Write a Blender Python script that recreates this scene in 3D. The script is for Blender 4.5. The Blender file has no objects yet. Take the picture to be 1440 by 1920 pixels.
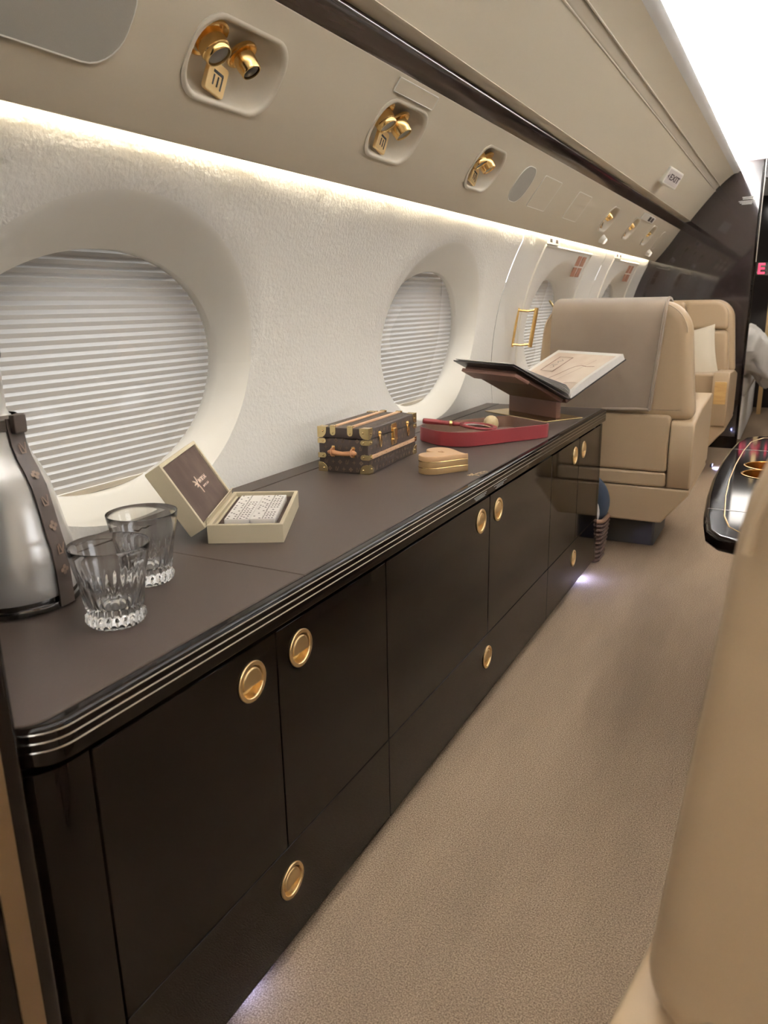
import bpy, bmesh, math, random
from mathutils import Vector, Matrix
random.seed(7)
S = bpy.context.scene
COL = S.collection
PI = math.pi
sin, cos = math.sin, math.cos

# ------------------------------------------------------------------ camera
CAM_H = 1.14
F_PX, VX, VY, NX = 1418.6, 1501.0, 558.0, 817.2
def _cam_axes():
    fwd = Vector((VX - 720, VY - 960, F_PX)).normalized()
    ny = 960 - ((VX - 720) * (NX - 720) + F_PX * F_PX) / (VY - 960)
    up = -Vector((NX - 720, ny - 960, F_PX)).normalized()
    right = fwd.cross(up)
    return right, fwd, up
_r, _f, _u = _cam_axes()               # world axes written in camera coordinates (x right, y down, z forward)
cd = bpy.data.cameras.new('camera'); cam = bpy.data.objects.new('camera', cd); COL.objects.link(cam)
cd.sensor_fit = 'VERTICAL'; cd.sensor_height = 36.0; cd.sensor_width = 27.0
cd.lens = F_PX / 1920 * 36.0
cd.clip_start = 0.02
cX = Vector((_r.x, _f.x, _u.x)); cY = Vector((-_r.y, -_f.y, -_u.y)); cZ = Vector((-_r.z, -_f.z, -_u.z))
cam.matrix_world = Matrix(((cX.x, cY.x, cZ.x, 0), (cX.y, cY.y, cZ.y, 0), (cX.z, cY.z, cZ.z, CAM_H), (0, 0, 0, 1)))
cd.dof.use_dof = True; cd.dof.focus_distance = 1.9; cd.dof.aperture_fstop = 7.0
S.camera = cam
# ------------------------------------------------------------------ world, lights, exposure
w = bpy.data.worlds.new('world'); S.world = w; w.use_nodes = True
_nt = w.node_tree; _tc = _nt.nodes.new('ShaderNodeTexCoord'); _sp = _nt.nodes.new('ShaderNodeSeparateXYZ'); _cr = _nt.nodes.new('ShaderNodeValToRGB')
_cr.color_ramp.elements[0].position = 0.49; _cr.color_ramp.elements[0].color = (0.05, 0.047, 0.044, 1)      # apron below the horizon
_cr.color_ramp.elements[1].position = 0.51; _cr.color_ramp.elements[1].color = (0.97, 0.98, 1.0, 1)       # overcast sky above
_mr = _nt.nodes.new('ShaderNodeMapRange'); _mr.inputs['From Min'].default_value = -1
_nt.links.new(_tc.outputs['Generated'], _sp.inputs[0]); _nt.links.new(_sp.outputs['Z'], _mr.inputs['Value']); _nt.links.new(_mr.outputs[0], _cr.inputs[0])
_nt.links.new(_cr.outputs[0], _nt.nodes['Background'].inputs[0])
_nt.nodes['Background'].inputs[1].default_value = 4.2
S.view_settings.view_transform = 'Standard'; S.view_settings.look = 'None'
S.view_settings.gamma = 1.0; S.view_settings.use_curve_mapping = False
S.view_settings.exposure = 0.35
Y0, YB = -2.2, 6.5                      # the cabin from behind the camera to the dark bulkhead
def area(name, loc, direction, sx, sy, power, color, spread=PI, yaxis=(0, 1, 0)):
    l = bpy.data.lights.new(name, 'AREA'); l.shape = 'RECTANGLE'; l.size = sx; l.size_y = sy
    l.energy = power; l.color = color; l.spread = spread
    o = bpy.data.objects.new(name, l); COL.objects.link(o)
    z = -Vector(direction).normalized(); y = Vector(yaxis); x = y.cross(z).normalized(); y = z.cross(x)
    o.matrix_world = Matrix(((x.x, y.x, z.x, loc[0]), (x.y, y.y, z.y, loc[1]), (x.z, y.z, z.z, loc[2]), (0, 0, 0, 1)))
    return o
LEN = YB - Y0 - 0.1; MID = (YB + Y0) / 2
WARM = (1.0, 0.92, 0.76); COVE = (1.0, 0.985, 0.97)
P_WASH, P_COVE = 11.0, 330.0
for s in (-1, 1):
    area('wall_wash_light', (s * 1.052, MID, 1.490), (s * 0.12, 0, -1), 0.016, LEN, P_WASH, WARM)
    area('ceiling_cove_light', (s * 0.550, MID, 2.048), (-s * 0.62, 0, 0.5), 0.03, LEN, P_COVE, COVE)

# ------------------------------------------------------------------ materials
MATS = {}
def mat(name, col, rough=0.5, metal=0.0, spec=0.5, bump=None, vary=None, coat=0.0, sheen=0.0, emis=None, trans=0.0, ior=1.45, aniso=0):
    m = bpy.data.materials.new(name); m.use_nodes = True; nt = m.node_tree; b = nt.nodes['Principled BSDF']
    b.inputs['Base Color'].default_value = (*col, 1); b.inputs['Roughness'].default_value = rough
    b.inputs['Metallic'].default_value = metal; b.inputs['Specular IOR Level'].default_value = spec
    b.inputs['Coat Weight'].default_value = coat; b.inputs['Coat Roughness'].default_value = 0.03
    b.inputs['Sheen Weight'].default_value = sheen; b.inputs['IOR'].default_value = ior
    b.inputs['Transmission Weight'].default_value = trans
    if emis: b.inputs['Emission Color'].default_value = (*emis[0], 1); b.inputs['Emission Strength'].default_value = emis[1]
    tc = nt.nodes.new('ShaderNodeTexCoord')
    if bump:                                            # (scale, strength, distance, detail)
        n = nt.nodes.new('ShaderNodeTexNoise'); n.inputs['Scale'].default_value = bump[0]; n.inputs['Detail'].default_value = bump[3] if len(bump) > 3 else 3
        bp = nt.nodes.new('ShaderNodeBump'); bp.inputs['Strength'].default_value = bump[1]; bp.inputs['Distance'].default_value = bump[2]
        nt.links.new(tc.outputs['Object'], n.inputs['Vector']); nt.links.new(n.outputs['Fac'], bp.inputs['Height']); nt.links.new(bp.outputs['Normal'], b.inputs['Normal'])
    if vary:                                            # (scale, other colour, stretch)
        n = nt.nodes.new('ShaderNodeTexNoise'); n.inputs['Scale'].default_value = vary[0]; n.inputs['Detail'].default_value = 5
        mp = nt.nodes.new('ShaderNodeMapping'); mp.inputs['Scale'].default_value = vary[2] if len(vary) > 2 else (1, 1, 1)
        cr = nt.nodes.new('ShaderNodeValToRGB'); cr.color_ramp.elements[0].color = (*col, 1); cr.color_ramp.elements[1].color = (*vary[1], 1)
        cr.color_ramp.elements[0].position = 0.35; cr.color_ramp.elements[1].position = 0.65
        nt.links.new(tc.outputs['Object'], mp.inputs['Vector']); nt.links.new(mp.outputs['Vector'], n.inputs['Vector'])
        nt.links.new(n.outputs['Fac'], cr.inputs['Fac']); nt.links.new(cr.outputs['Color'], b.inputs['Base Color'])
    MATS[name] = m
    return m
mat('carpet', (0.165, 0.113, 0.072), 0.95, spec=0.1, bump=(420, 0.8, 0.004, 3), vary=(330, (0.41, 0.31, 0.215)))
def carpet_streaks():
    nt = MATS['carpet'].node_tree; b = nt.nodes['Principled BSDF']; tc = [n for n in nt.nodes if n.type == 'TEX_COORD'][0]
    cr = [n for n in nt.nodes if n.type == 'VALTORGB'][0]; mp = nt.nodes.new('ShaderNodeMapping'); mp.inputs['Scale'].default_value = (3.2, 0.7, 1); mp.inputs['Rotation'].default_value = (0, 0, 0.10)
    n = nt.nodes.new('ShaderNodeTexNoise'); n.inputs['Scale'].default_value = 1.6; n.inputs['Detail'].default_value = 3; r = nt.nodes.new('ShaderNodeMapRange')
    r.inputs['From Min'].default_value = 0.35; r.inputs['From Max'].default_value = 0.65; r.inputs['To Min'].default_value = 0.86; r.inputs['To Max'].default_value = 1.12
    hs = nt.nodes.new('ShaderNodeHueSaturation')
    nt.links.new(tc.outputs['Object'], mp.inputs[0]); nt.links.new(mp.outputs[0], n.inputs['Vector']); nt.links.new(n.outputs['Fac'], r.inputs['Value'])
    nt.links.new(cr.outputs[0], hs.inputs['Color']); nt.links.new(r.outputs[0], hs.inputs['Value']); nt.links.new(hs.outputs[0], b.inputs['Base Color'])
carpet_streaks()
mat('wall_fabric', (0.82, 0.805, 0.775), 0.85, spec=0.2, bump=(105, 0.55, 0.0038, 5))
mat('wall_smooth', (0.80, 0.78, 0.735), 0.7, spec=0.25)
mat('panel_cream', (0.60, 0.535, 0.425), 0.5, spec=0.3, bump=(600, 0.05, 0.001))
mat('panel_upper', (0.69, 0.625, 0.505), 0.5, spec=0.3)
mat('pod_cream', (0.66, 0.60, 0.50), 0.38, spec=0.4)
mat('panel_grey', (0.33, 0.31, 0.27), 0.6, spec=0.3, bump=(900, 0.3, 0.001))
mat('hull_dark', (0.06, 0.058, 0.055), 0.7, spec=0.2)
mat('ceiling_white', (0.78, 0.775, 0.77), 0.7, spec=0.2)
mat('wood_dark', (0.014, 0.009, 0.008), 0.14, spec=0.35, coat=0.15, vary=(14, (0.034, 0.022, 0.018), (8, 0.5, 8)))
mat('lacquer', (0.0035, 0.0022, 0.0016), 0.06, spec=0.17, vary=(3, (0.006, 0.0038, 0.0028), (6, 1, 6)))
mat('bulkhead_gloss', (0.020, 0.014, 0.013), 0.05, spec=0.6, coat=0.4)
mat('counter_leather', (0.046, 0.033, 0.026), 0.45, spec=0.3, bump=(700, 0.12, 0.0008), vary=(5, (0.053, 0.038, 0.031)))
mat('black', (0.008, 0.007, 0.007), 0.35)
mat('stitch', (0.045, 0.032, 0.026), 0.8)
mat('silver', (0.75, 0.74, 0.72), 0.2, metal=1)
mat('gold', (0.83, 0.58, 0.25), 0.2, metal=1)
mat('gold_satin', (0.88, 0.67, 0.36), 0.36, metal=1)
mat('gold_deep', (0.62, 0.33, 0.09), 0.25, metal=1)
mat('brass_pale', (0.66, 0.53, 0.28), 0.26, metal=1)
mat('lens_grey', (0.16, 0.15, 0.14), 0.25)
mat('seat_leather', (0.43, 0.315, 0.195), 0.42, spec=0.4, bump=(500, 0.12, 0.0008, 3))
mat('seat_seam', (0.46, 0.35, 0.23), 0.5)
mat('seat_pedestal', (0.055, 0.048, 0.044), 0.5)
mat('seat_wood', (0.62, 0.40, 0.16), 0.28, coat=0.4, vary=(12, (0.52, 0.31, 0.11), (1, 1, 8)))
mat('suede', (0.265, 0.205, 0.152), 0.9, spec=0.1, sheen=0.5, vary=(5, (0.30, 0.235, 0.175)), bump=(300, 0.15, 0.001))
mat('pillow_cloth', (0.70, 0.62, 0.49), 0.85, spec=0.15, sheen=0.3, bump=(300, 0.15, 0.001))
mat('bedding', (0.78, 0.74, 0.68), 0.9, spec=0.1, sheen=0.3)
mat('cream_leather', (0.56, 0.49, 0.35), 0.45, spec=0.35, bump=(600, 0.1, 0.0006))
mat('brown_velvet', (0.050, 0.034, 0.027), 0.85, spec=0.1, vary=(25, (0.075, 0.053, 0.044), (1, 1, 0.3)))
mat('domino_white', (0.86, 0.83, 0.80), 0.3, spec=0.5)
mat('print_rose', (0.78, 0.62, 0.52), 0.4)
mat('trunk_canvas', (0.040, 0.027, 0.022), 0.45, spec=0.4, bump=(900, 0.1, 0.0005))
mat('monogram', (0.115, 0.078, 0.050), 0.5)
mat('natural_leather', (0.70, 0.45, 0.28), 0.45, vary=(18, (0.64, 0.39, 0.23)))
mat('handle_leather', (0.52, 0.26, 0.13), 0.4)
mat('heart_lid', (0.66, 0.42, 0.23), 0.42)
mat('heart_side', (0.30, 0.19, 0.085), 0.38, metal=0.0, coat=0.2)
mat('red_leather', (0.165, 0.020, 0.022), 0.45, spec=0.35, bump=(700, 0.1, 0.0005))
mat('tray_lining', (0.12, 0.062, 0.036), 0.9, sheen=0.3)
mat('stone_egg', (0.72, 0.60, 0.38), 0.3, vary=(40, (0.55, 0.42, 0.22), (1, 1, 0.3)))
mat('stand_leather', (0.105, 0.050, 0.034), 0.5, spec=0.35)
mat('stand_pad', (0.21, 0.105, 0.075), 0.5)
mat('paper', (0.86, 0.83, 0.79), 0.6)
mat('photo_print', (0.66, 0.52, 0.42), 0.35, vary=(9, (0.78, 0.67, 0.57)))
mat('photo_dark', (0.30, 0.15, 0.11), 0.4)
mat('book_cover', (0.018, 0.013, 0.012), 0.4)
mat('chrome', (0.80, 0.80, 0.80), 0.09, metal=1)
mat('steel_satin', (0.72, 0.71, 0.70), 0.30, metal=0.55, coat=0.4)
mat('steel_base', (0.13, 0.12, 0.115), 0.12, metal=1)
mat('strap', (0.042, 0.029, 0.022), 0.5)
mat('monogram_strap', (0.17, 0.115, 0.08), 0.5)
mat('navy', (0.014, 0.022, 0.040), 0.7, sheen=0.2)
mat('towel_white', (0.74, 0.71, 0.70), 0.9)
mat('basket', (0.075, 0.042, 0.030), 0.55, bump=(90, 0.9, 0.01))
mat('basket_rim', (0.19, 0.105, 0.06), 0.5)
mat('sign_white', (0.80, 0.78, 0.72), 0.45)
mat('sign_face', (0.62, 0.57, 0.55), 0.5)
mat('sign_ink', (0.05, 0.03, 0.03), 0.5)
mat('placard_red', (0.38, 0.19, 0.13), 0.6)
mat('print_white', (0.60, 0.60, 0.58), 0.6)
mat('print_dim', (0.26, 0.26, 0.25), 0.6)
mat('print_gold', (0.60, 0.47, 0.28), 0.5)
mat('tan_trim', (0.085, 0.048, 0.02), 0.4)
mat('led_warm', (1, 0.95, 0.8), 0.5, emis=((1.0, 0.88, 0.66), 6.0))
mat('led_cool', (1, 1, 1), 0.5, emis=((1.0, 0.96, 0.92), 8.0))
mat('led_floor', (1, 1, 1), 0.5, emis=((0.55, 0.60, 1.0), 2.0))
mat('sign_red', (0.8, 0.05, 0.1), 0.5, emis=((1.0, 0.06, 0.16), 0.8))
mat('lamp_white', (0.9, 0.88, 0.84), 0.3, emis=((1.0, 0.92, 0.8), 0.6))
mat('door_dark', (0.03, 0.024, 0.022), 0.12, spec=0.6)
g = mat('crystal', (1, 1, 1), 0.0, trans=1.0, ior=1.46)
def thin_glass():
    m = bpy.data.materials.new('window_acrylic'); m.use_nodes = True; nt = m.node_tree; nt.nodes.clear()
    o = nt.nodes.new('ShaderNodeOutputMaterial'); mx = nt.nodes.new('ShaderNodeMixShader'); lw = nt.nodes.new('ShaderNodeLayerWeight')
    t = nt.nodes.new('ShaderNodeBsdfTransparent'); gl = nt.nodes.new('ShaderNodeBsdfGlossy'); p = nt.nodes.new('ShaderNodeMath'); q = nt.nodes.new('ShaderNodeMath')
    p.operation = 'POWER'; p.inputs[1].default_value = 4.0; q.operation = 'MULTIPLY_ADD'; q.inputs[1].default_value = 0.85; q.inputs[2].default_value = 0.05
    lw.inputs['Blend'].default_value = 0.5; gl.inputs['Roughness'].default_value = 0.02; t.inputs['Color'].default_value = (0.96, 0.96, 0.96, 1)
    nt.links.new(lw.outputs['Facing'], p.inputs[0]); nt.links.new(p.outputs[0], q.inputs[0]); nt.links.new(q.outputs[0], mx.inputs[0])
    nt.links.new(t.outputs[0], mx.inputs[1]); nt.links.new(gl.outputs[0], mx.inputs[2]); nt.links.new(mx.outputs[0], o.inputs[0])
    MATS['window_acrylic'] = m
def shade_cloth():
    m = bpy.data.materials.new('shade_fabric'); m.use_nodes = True; nt = m.node_tree; nt.nodes.clear()
    o = nt.nodes.new('ShaderNodeOutputMaterial'); mx = nt.nodes.new('ShaderNodeMixShader'); d = nt.nodes.new('ShaderNodeBsdfDiffuse'); t = nt.nodes.new('ShaderNodeBsdfTranslucent')
    d.inputs['Color'].default_value = (0.27, 0.225, 0.165, 1); t.inputs['Color'].default_value = (0.93, 0.90, 0.85, 1); mx.inputs[0].default_value = 0.34
    nt.links.new(d.outputs[0], mx.inputs[1]); nt.links.new(t.outputs[0], mx.inputs[2]); nt.links.new(mx.outputs[0], o.inputs[0])
    MATS['shade_fabric'] = m
shade_cloth()
thin_glass()

# ------------------------------------------------------------------ mesh helpers
class MB:
    def __init__(s): s.v = []; s.f = []
    def add(s, vs, fs):
        o = len(s.v); s.v += [tuple(p) for p in vs]; s.f += [tuple(i + o for i in f) for f in fs]; return s
    def box(s, x0, x1, y0, y1, z0, z1, M=None):
        vs = [Vector((x, y, z)) for x in (x0, x1) for y in (y0, y1) for z in (z0, z1)]
        if M: vs = [M @ p for p in vs]
        return s.add(vs, [(0, 1, 3, 2), (4, 6, 7, 5), (0, 4, 5, 1), (2, 3, 7, 6), (0, 2, 6, 4), (1, 5, 7, 3)])
    def loft(s, rings, closed=True, cap0=True, cap1=True):
        n = len(rings[0]); vs = [p for r in rings for p in r]; fs = []
        for i in range(len(rings) - 1):
            for j in range(n if closed else n - 1):
                k = (j + 1) % n; fs.append((i * n + j, i * n + k, (i + 1) * n + k, (i + 1) * n + j))
        if closed and cap0: fs.append(tuple(range(n - 1, -1, -1)))
        if closed and cap1: fs.append(tuple((len(rings) - 1) * n + j for j in range(n)))
        return s.add(vs, fs)
    def lathe(s, prof, n=32, M=None, cap0=True, cap1=True):
        rings = [[Vector((r * cos(2 * PI * j / n), r * sin(2 * PI * j / n), z)) for j in range(n)] for r, z in prof]
        if M: rings = [[M @ p for p in r] for r in rings]
        return s.loft(rings, True, cap0, cap1)
    def tube(s, pts, r, n=8, closed=False, flat=None):
        pts = [Vector(p) for p in pts]; rings = []; m = len(pts); up = None
        for i, p in enumerate(pts):
            a = pts[(i - 1) % m] if (closed or i > 0) else p; b = pts[(i + 1) % m] if (closed or i < m - 1) else p
            t = (b - a).normalized()
            if up is None: up = Vector((0, 0, 1)) if abs(t.z) < 0.9 else Vector((1, 0, 0))
            x = t.cross(up).normalized(); up = x.cross(t).normalized(); rr = r[i] if isinstance(r, (list, tuple)) else r
            rings.append([p + x * (rr * cos(2 * PI * j / n)) + up * (rr * (flat or 1) * sin(2 * PI * j / n)) for j in range(n)])
        if closed: rings.append(rings[0]); return s.loft(rings, True, False, False)
        return s.loft(rings)
    def grid(s, rows, flip=False):
        n = len(rows[0]); vs = [p for r in rows for p in r]; fs = []
        for i in range(len(rows) - 1):
            for j in range(n - 1):
                q = (i * n + j, i * n + j + 1, (i + 1) * n + j + 1, (i + 1) * n + j); fs.append(q[::-1] if flip else q)
        return s.add(vs, fs)
    def sheet(s, rows, th):
        R, n = len(rows), len(rows[0]); P = [[Vector(p) for p in r] for r in rows]; Q = []
        for i in range(R):
            q = []
            for j in range(n):
                du = P[i][min(j + 1, n - 1)] - P[i][max(j - 1, 0)]; dv = P[min(i + 1, R - 1)][j] - P[max(i - 1, 0)][j]
                q.append(P[i][j] - du.cross(dv).normalized() * th)
            Q.append(q)
        o = R * n; vs = [p for r in P for p in r] + [p for r in Q for p in r]; fs = []
        for i in range(R - 1):
            for j in range(n - 1):
                a, b, c, d = i * n + j, i * n + j + 1, (i + 1) * n + j + 1, (i + 1) * n + j
                fs += [(a, b, c, d), (d + o, c + o, b + o, a + o)]
        for j in range(n - 1):
            fs += [(j + 1, j, j + o, j + 1 + o), ((R - 1) * n + j, (R - 1) * n + j + 1, (R - 1) * n + j + 1 + o, (R - 1) * n + j + o)]
        for i in range(R - 1):
            fs += [(i * n, (i + 1) * n, (i + 1) * n + o, i * n + o), ((i + 1) * n + n - 1, i * n + n - 1, i * n + n - 1 + o, (i + 1) * n + n - 1 + o)]
        return s.add(vs, fs)
    def slab(s, outline, h0, h1, r, M=None, n=4, r0=None):
        """outline: CCW 2-D polygon, extruded from h0 to h1 with rounded edges of radius r; M maps (a, b, h)."""
        r0 = r if r0 is None else r0; rings = []
        N = len(outline); nr = []
        for i in range(N):
            a = Vector(outline[i - 1]); p = Vector(outline[i]); b = Vector(outline[(i + 1) % N])
            e1 = (p - a).normalized(); e2 = (b - p).normalized()
            n1 = Vector((e1.y, -e1.x)); n2 = Vector((e2.y, -e2.x)); m = (n1 + n2); k = m.length
            m = m / max(k, 1e-6); nr.append(m / max(0.5, m.dot(n1)))
        def ring(ins, h): return [Vector((outline[i][0] - nr[i].x * ins, outline[i][1] - nr[i].y * ins, h)) for i in range(N)]
        for k in range(n + 1):
            a = PI / 2 * k / n
            if r0 > 0 or k == n: rings.append(ring(r0 * (1 - sin(a)), h0 + r0 * (1 - cos(a))))
        for k in range(n + 1):
            a = PI / 2 * k / n
            if r > 0 or k == 0: rings.append(ring(r * (1 - cos(a)), h1 - r * (1 - sin(a))))
        if r0 > 0: rings.insert(0, ring(r0 * 1.15, h0))
        if r > 0: rings.append(ring(r * 1.15, h1))
        if M: rings = [[M @ p for p in q] for q in rings]
        return s.loft(rings)
    def build(s, name, material, parent=None, smooth=True, angle=35):
        me = bpy.data.meshes.new(name); me.from_pydata(s.v, [], s.f); me.update()
        bm = bmesh.new(); bm.from_mesh(me); bmesh.ops.recalc_face_normals(bm, faces=bm.faces); bm.to_mesh(me); bm.free()
        if smooth:
            me.polygons.foreach_set('use_smooth', [True] * len(me.polygons))
            try: me.set_sharp_from_angle(angle=math.radians(angle))
            except Exception: pass
        o = bpy.data.objects.new(name, me); COL.objects.link(o); me.materials.append(MATS[material])
        if parent: o.parent = parent
        return o
def rrect(x0, x1, y0, y1, r, n=6):
    r = r if isinstance(r, (list, tuple)) else (r,) * 4; out = []
    for (cx, cy, a0, q) in ((x1 - r[0], y0 + r[0], -PI / 2, r[0]), (x1 - r[1], y1 - r[1], 0, r[1]), (x0 + r[2], y1 - r[2], PI / 2, r[2]), (x0 + r[3], y0 + r[3], PI, r[3])):
        if q <= 1e-6: out.append((cx, cy)); continue
        for k in range(n + 1): a = a0 + PI / 2 * k / n; out.append((cx + q * cos(a), cy + q * sin(a)))
    return out
def circle(cx, cy, r, n=32): return [(cx + r * cos(2 * PI * k / n), cy + r * sin(2 * PI * k / n)) for k in range(n)]
def axes(o, x, y, z):                  # matrix with the given axes as columns
    x, y, z = Vector(x), Vector(y), Vector(z)
    return Matrix(((x.x, y.x, z.x, o[0]), (x.y, y.y, z.y, o[1]), (x.z, y.z, z.z, o[2]), (0, 0, 0, 1)))
def along(o, d, up=(0, 1, 0)):         # local z along d
    z = Vector(d).normalized(); x = Vector(up).cross(z)
    if x.length < 1e-4: x = Vector((1, 0, 0)).cross(z)
    x.normalize(); return axes(o, x, z.cross(x), z)
def tag(o, label, cat, group=None):
    o['label'] = label; o['category'] = cat
    if group: o['group'] = group
    return o
def empty(name, loc=(0, 0, 0), rz=0):
    o = bpy.data.objects.new(name, None); COL.objects.link(o); o.location = loc; o.rotation_euler = (0, 0, rz); o.empty_display_size = 0.05
    return o
def struct(o, label=None):
    o['kind'] = 'structure'
    if label: o['label'] = label
    return o
def stuff(o): o['kind'] = 'stuff'; return o
def copy_tree(o, parent=None):
    c = o.copy(); COL.objects.link(c); c.parent = parent
    for ch in list(o.children): copy_tree(ch, c)
    return c
def cut(o, cutter_mb):                 # carve real holes, then drop the cutter
    c = cutter_mb.build('cutter', 'black', None, smooth=False)
    bpy.context.view_layer.update(); c.matrix_world = o.matrix_world.copy()
    m = o.modifiers.new('cut', 'BOOLEAN'); m.operation = 'DIFFERENCE'; m.object = c; m.solver = 'EXACT'
    bpy.context.view_layer.update()
    dg = bpy.context.evaluated_depsgraph_get(); me = bpy.data.meshes.new_from_object(o.evaluated_get(dg))
    o.modifiers.clear(); old = o.data; me.name = old.name; o.data = me
    me.polygons.foreach_set('use_smooth', [True] * len(me.polygons))
    try: me.set_sharp_from_angle(angle=math.radians(30))
    except Exception: pass
    cm = c.data; bpy.data.objects.remove(c); bpy.data.meshes.remove(cm)
    return o
def text_mb(txt, size, M, th=0.0006, align='CENTER', space=1.0):
    cu = bpy.data.curves.new('lettering', 'FONT'); cu.body = txt; cu.size = size; cu.extrude = th / 2; cu.align_x = align; cu.align_y = 'CENTER'; cu.resolution_u = 3; cu.space_character = space; cu.offset = size * .022
    o = bpy.data.objects.new('lettering', cu); COL.objects.link(o); bpy.context.view_layer.update()
    me = bpy.data.meshes.new_from_object(o.evaluated_get(bpy.context.evaluated_depsgraph_get()))
    mb = MB(); mb.add([M @ v.co for v in me.vertices], [tuple(p.vertices) for p in me.polygons])
    bpy.data.objects.remove(o); bpy.data.curves.remove(cu); bpy.data.meshes.remove(me)
    return mb

# ================================================================== the cabin shell
# floor
struct(MB().box(-1.46, 1.46, Y0 - .05, 9.2, -0.03, 0.0).build('floor', 'carpet', None, False), 'beige cut pile carpet along the cabin aisle')
def wx(z): return -1.225 + 1.2 - math.sqrt(1.2 ** 2 - (max(min(z, 1.42), 0.70) - 0.85) ** 2)
WIN = [-0.41, 1.14, 2.69, 4.23, 5.755]; WA, WB, WZ = 0.37, 0.25, 1.008; DEP = 0.07
def wall_bay(c, y0, y1, z0=0.0, z1=1.56):
    mb = MB(); A = []
    for k in range(96): A.append(2 * PI * k / 96)
    for (yy, zz) in ((y0, z0), (y1, z0), (y0, z1), (y1, z1)): A.append(math.atan2((zz - WZ) / WB, (yy - c) / WA) % (2 * PI))
    A = sorted(A); rows = []
    for a in A:
        dy, dz = WA * cos(a), WB * sin(a)
        # outer ellipse of the dished surround: centre WZ+.022, half axes .425 / .325
        oa, ob, oz = 0.425, 0.325, 0.022
        qa = (dy / oa) ** 2 + (dz / ob) ** 2; qb = -2 * dz * oz / ob ** 2; qc = (oz / ob) ** 2 - 1
        to = (-qb + math.sqrt(qb * qb - 4 * qa * qc)) / (2 * qa)
        tr = min(((y1 - c) / dy if dy > 1e-9 else 9e9), ((y0 - c) / dy if dy < -1e-9 else 9e9), ((z1 - WZ) / dz if dz > 1e-9 else 9e9), ((z0 - WZ) / dz if dz < -1e-9 else 9e9))
        row = []
        rad = [(1, 0.022), (1, 0.010)]
        for k in range(11): rad.append((1 + (to - 1) * k / 10, 0))
        for k in range(1, 8): rad.append((to + (tr - to) * k / 7, 0))
        for i, (t, extra) in enumerate(rad):
            y = c + dy * t; z = WZ + dz * t; s_ = min(1, max(0, (t - 1) / (to - 1)))
            dep = DEP * (1 - s_) ** 1.25 + extra
            row.append(Vector((wx(z) - dep, y, z)))
        rows.append(row)
    rows.append(rows[0]); mb.grid(rows)
    return mb
def shell_side(sgn):
    root = struct(empty('wall_left' if sgn < 0 else 'wall_right'), 'cream textured fabric sidewall with oval windows' )
    bays = [(-0.41, Y0, 0.365), (1.14, 0.366, 1.915), (2.69, 1.915, 3.353), (4.23, 3.357, 4.99), (5.755, 4.994, YB)]
    for c, a, b in bays:
        wb = wall_bay(c, a, b); o = wb.build('wall_panel', 'wall_fabric', root); o.data.materials.append(MATS['wall_smooth'])
        o.data.polygons.foreach_set('material_index', [1 if k % 19 < 12 else 0 for k in range(len(o.data.polygons))])
        if sgn > 0: o.scale = (-1, 1, 1)
    return root
wall_left = shell_side(-1); wall_right = shell_side(1)
# the lit exit hatches round the two far windows: raised bright edges, placards
def on_wall(y, z, off=0.0): return Vector((wx(z) + off, y, z))
for (ya, yb_) in ((3.70, 4.62), (5.23, 6.11)):
    for seg in ([(ya, z) for z in [0.75 + 0.065 * k for k in range(11)]], [(ya + (yb_ - ya) * k / 10, 1.40) for k in range(11)], [(yb_, z) for z in [0.75 + 0.065 * k for k in range(11)]]):
        MB().tube([on_wall(y, z, 0.002) for y, z in seg], 0.006, 6).build('hatch_edge', 'sign_white', wall_left)
# windows
def make_window(i, c, sgn):
    root = struct(empty('window_%d' % i), 'oval cabin window with a closed pleated shade')
    mb = MB(); n = 0; rows = []; pitch = 0.0168; z = WZ + WB + 0.02; k = 0
    while z > WZ - WB + 0.012:
        x = wx(z) - DEP - 0.024 + (0.0052 if k % 2 == 0 else -0.0052)
        hw = WA + 0.02; rows.append([Vector((x, c - hw, z)), Vector((x, c, z)), Vector((x, c + hw, z))]); k += 1; z -= pitch / 2
    if sgn > 0: rows = rows[:12]
    mb.grid(rows); sh = mb.build('shade', 'shade_fabric', root, False)
    zb = WZ - WB + 0.008 if sgn < 0 else rows[-1][0].z - .004
    r2 = MB(); r2.slab(rrect(c - WA - .01, c + WA + .01, zb - 0.007, zb + 0.006, 0.003, 2), 0, 0.012, 0.002, axes((wx(zb) - DEP - 0.030, 0, 0), (0, 1, 0), (0, 0, 1), (1, 0, 0)), 1)
    rail = r2.build('bottom_rail', 'panel_cream', root)
    def oval(ex, dx): return [Vector((wx(WZ + WB * sin(a)) - DEP - dx, c + (WA + ex) * cos(a), WZ + (WB + ex) * sin(a))) for a in [2 * PI * q / 64 for q in range(64)]]
    MB().loft([oval(.055, .034), oval(.035, .038), oval(.030, .09), oval(.010, .17), oval(.020, .172)], True, False, False).build('hull_reveal', 'hull_dark', root)
    op = oval(.012, .168); MB().add(op + [sum(op, Vector()) / 64], [(q, (q + 1) % 64, 64) for q in range(64)]).build('outer_pane', 'window_acrylic', root, False)
    gl = MB(); pts = [Vector((wx(WZ + WB * sin(a)) - DEP - 0.014, c + (WA + .002) * cos(a), WZ + (WB + .002) * sin(a))) for a in [2 * PI * q / 64 for q in range(64)]]
    gl.add(pts + [Vector((wx(WZ) - DEP - 0.014, c, WZ))], [(q, (q + 1) % 64, 64) for q in range(64)])
    pn = gl.build('pane', 'window_acrylic', root, False)
    if pn.data.polygons[0].normal.x < 0: pn.data.flip_normals()
    if sgn > 0: root.scale = (-1, 1, 1)
    return root
n_ = 1
for c in WIN[1:]: make_window(n_, c, -1); n_ += 1
for c in WIN[1:4]: make_window(n_, c, 1); n_ += 1
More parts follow.
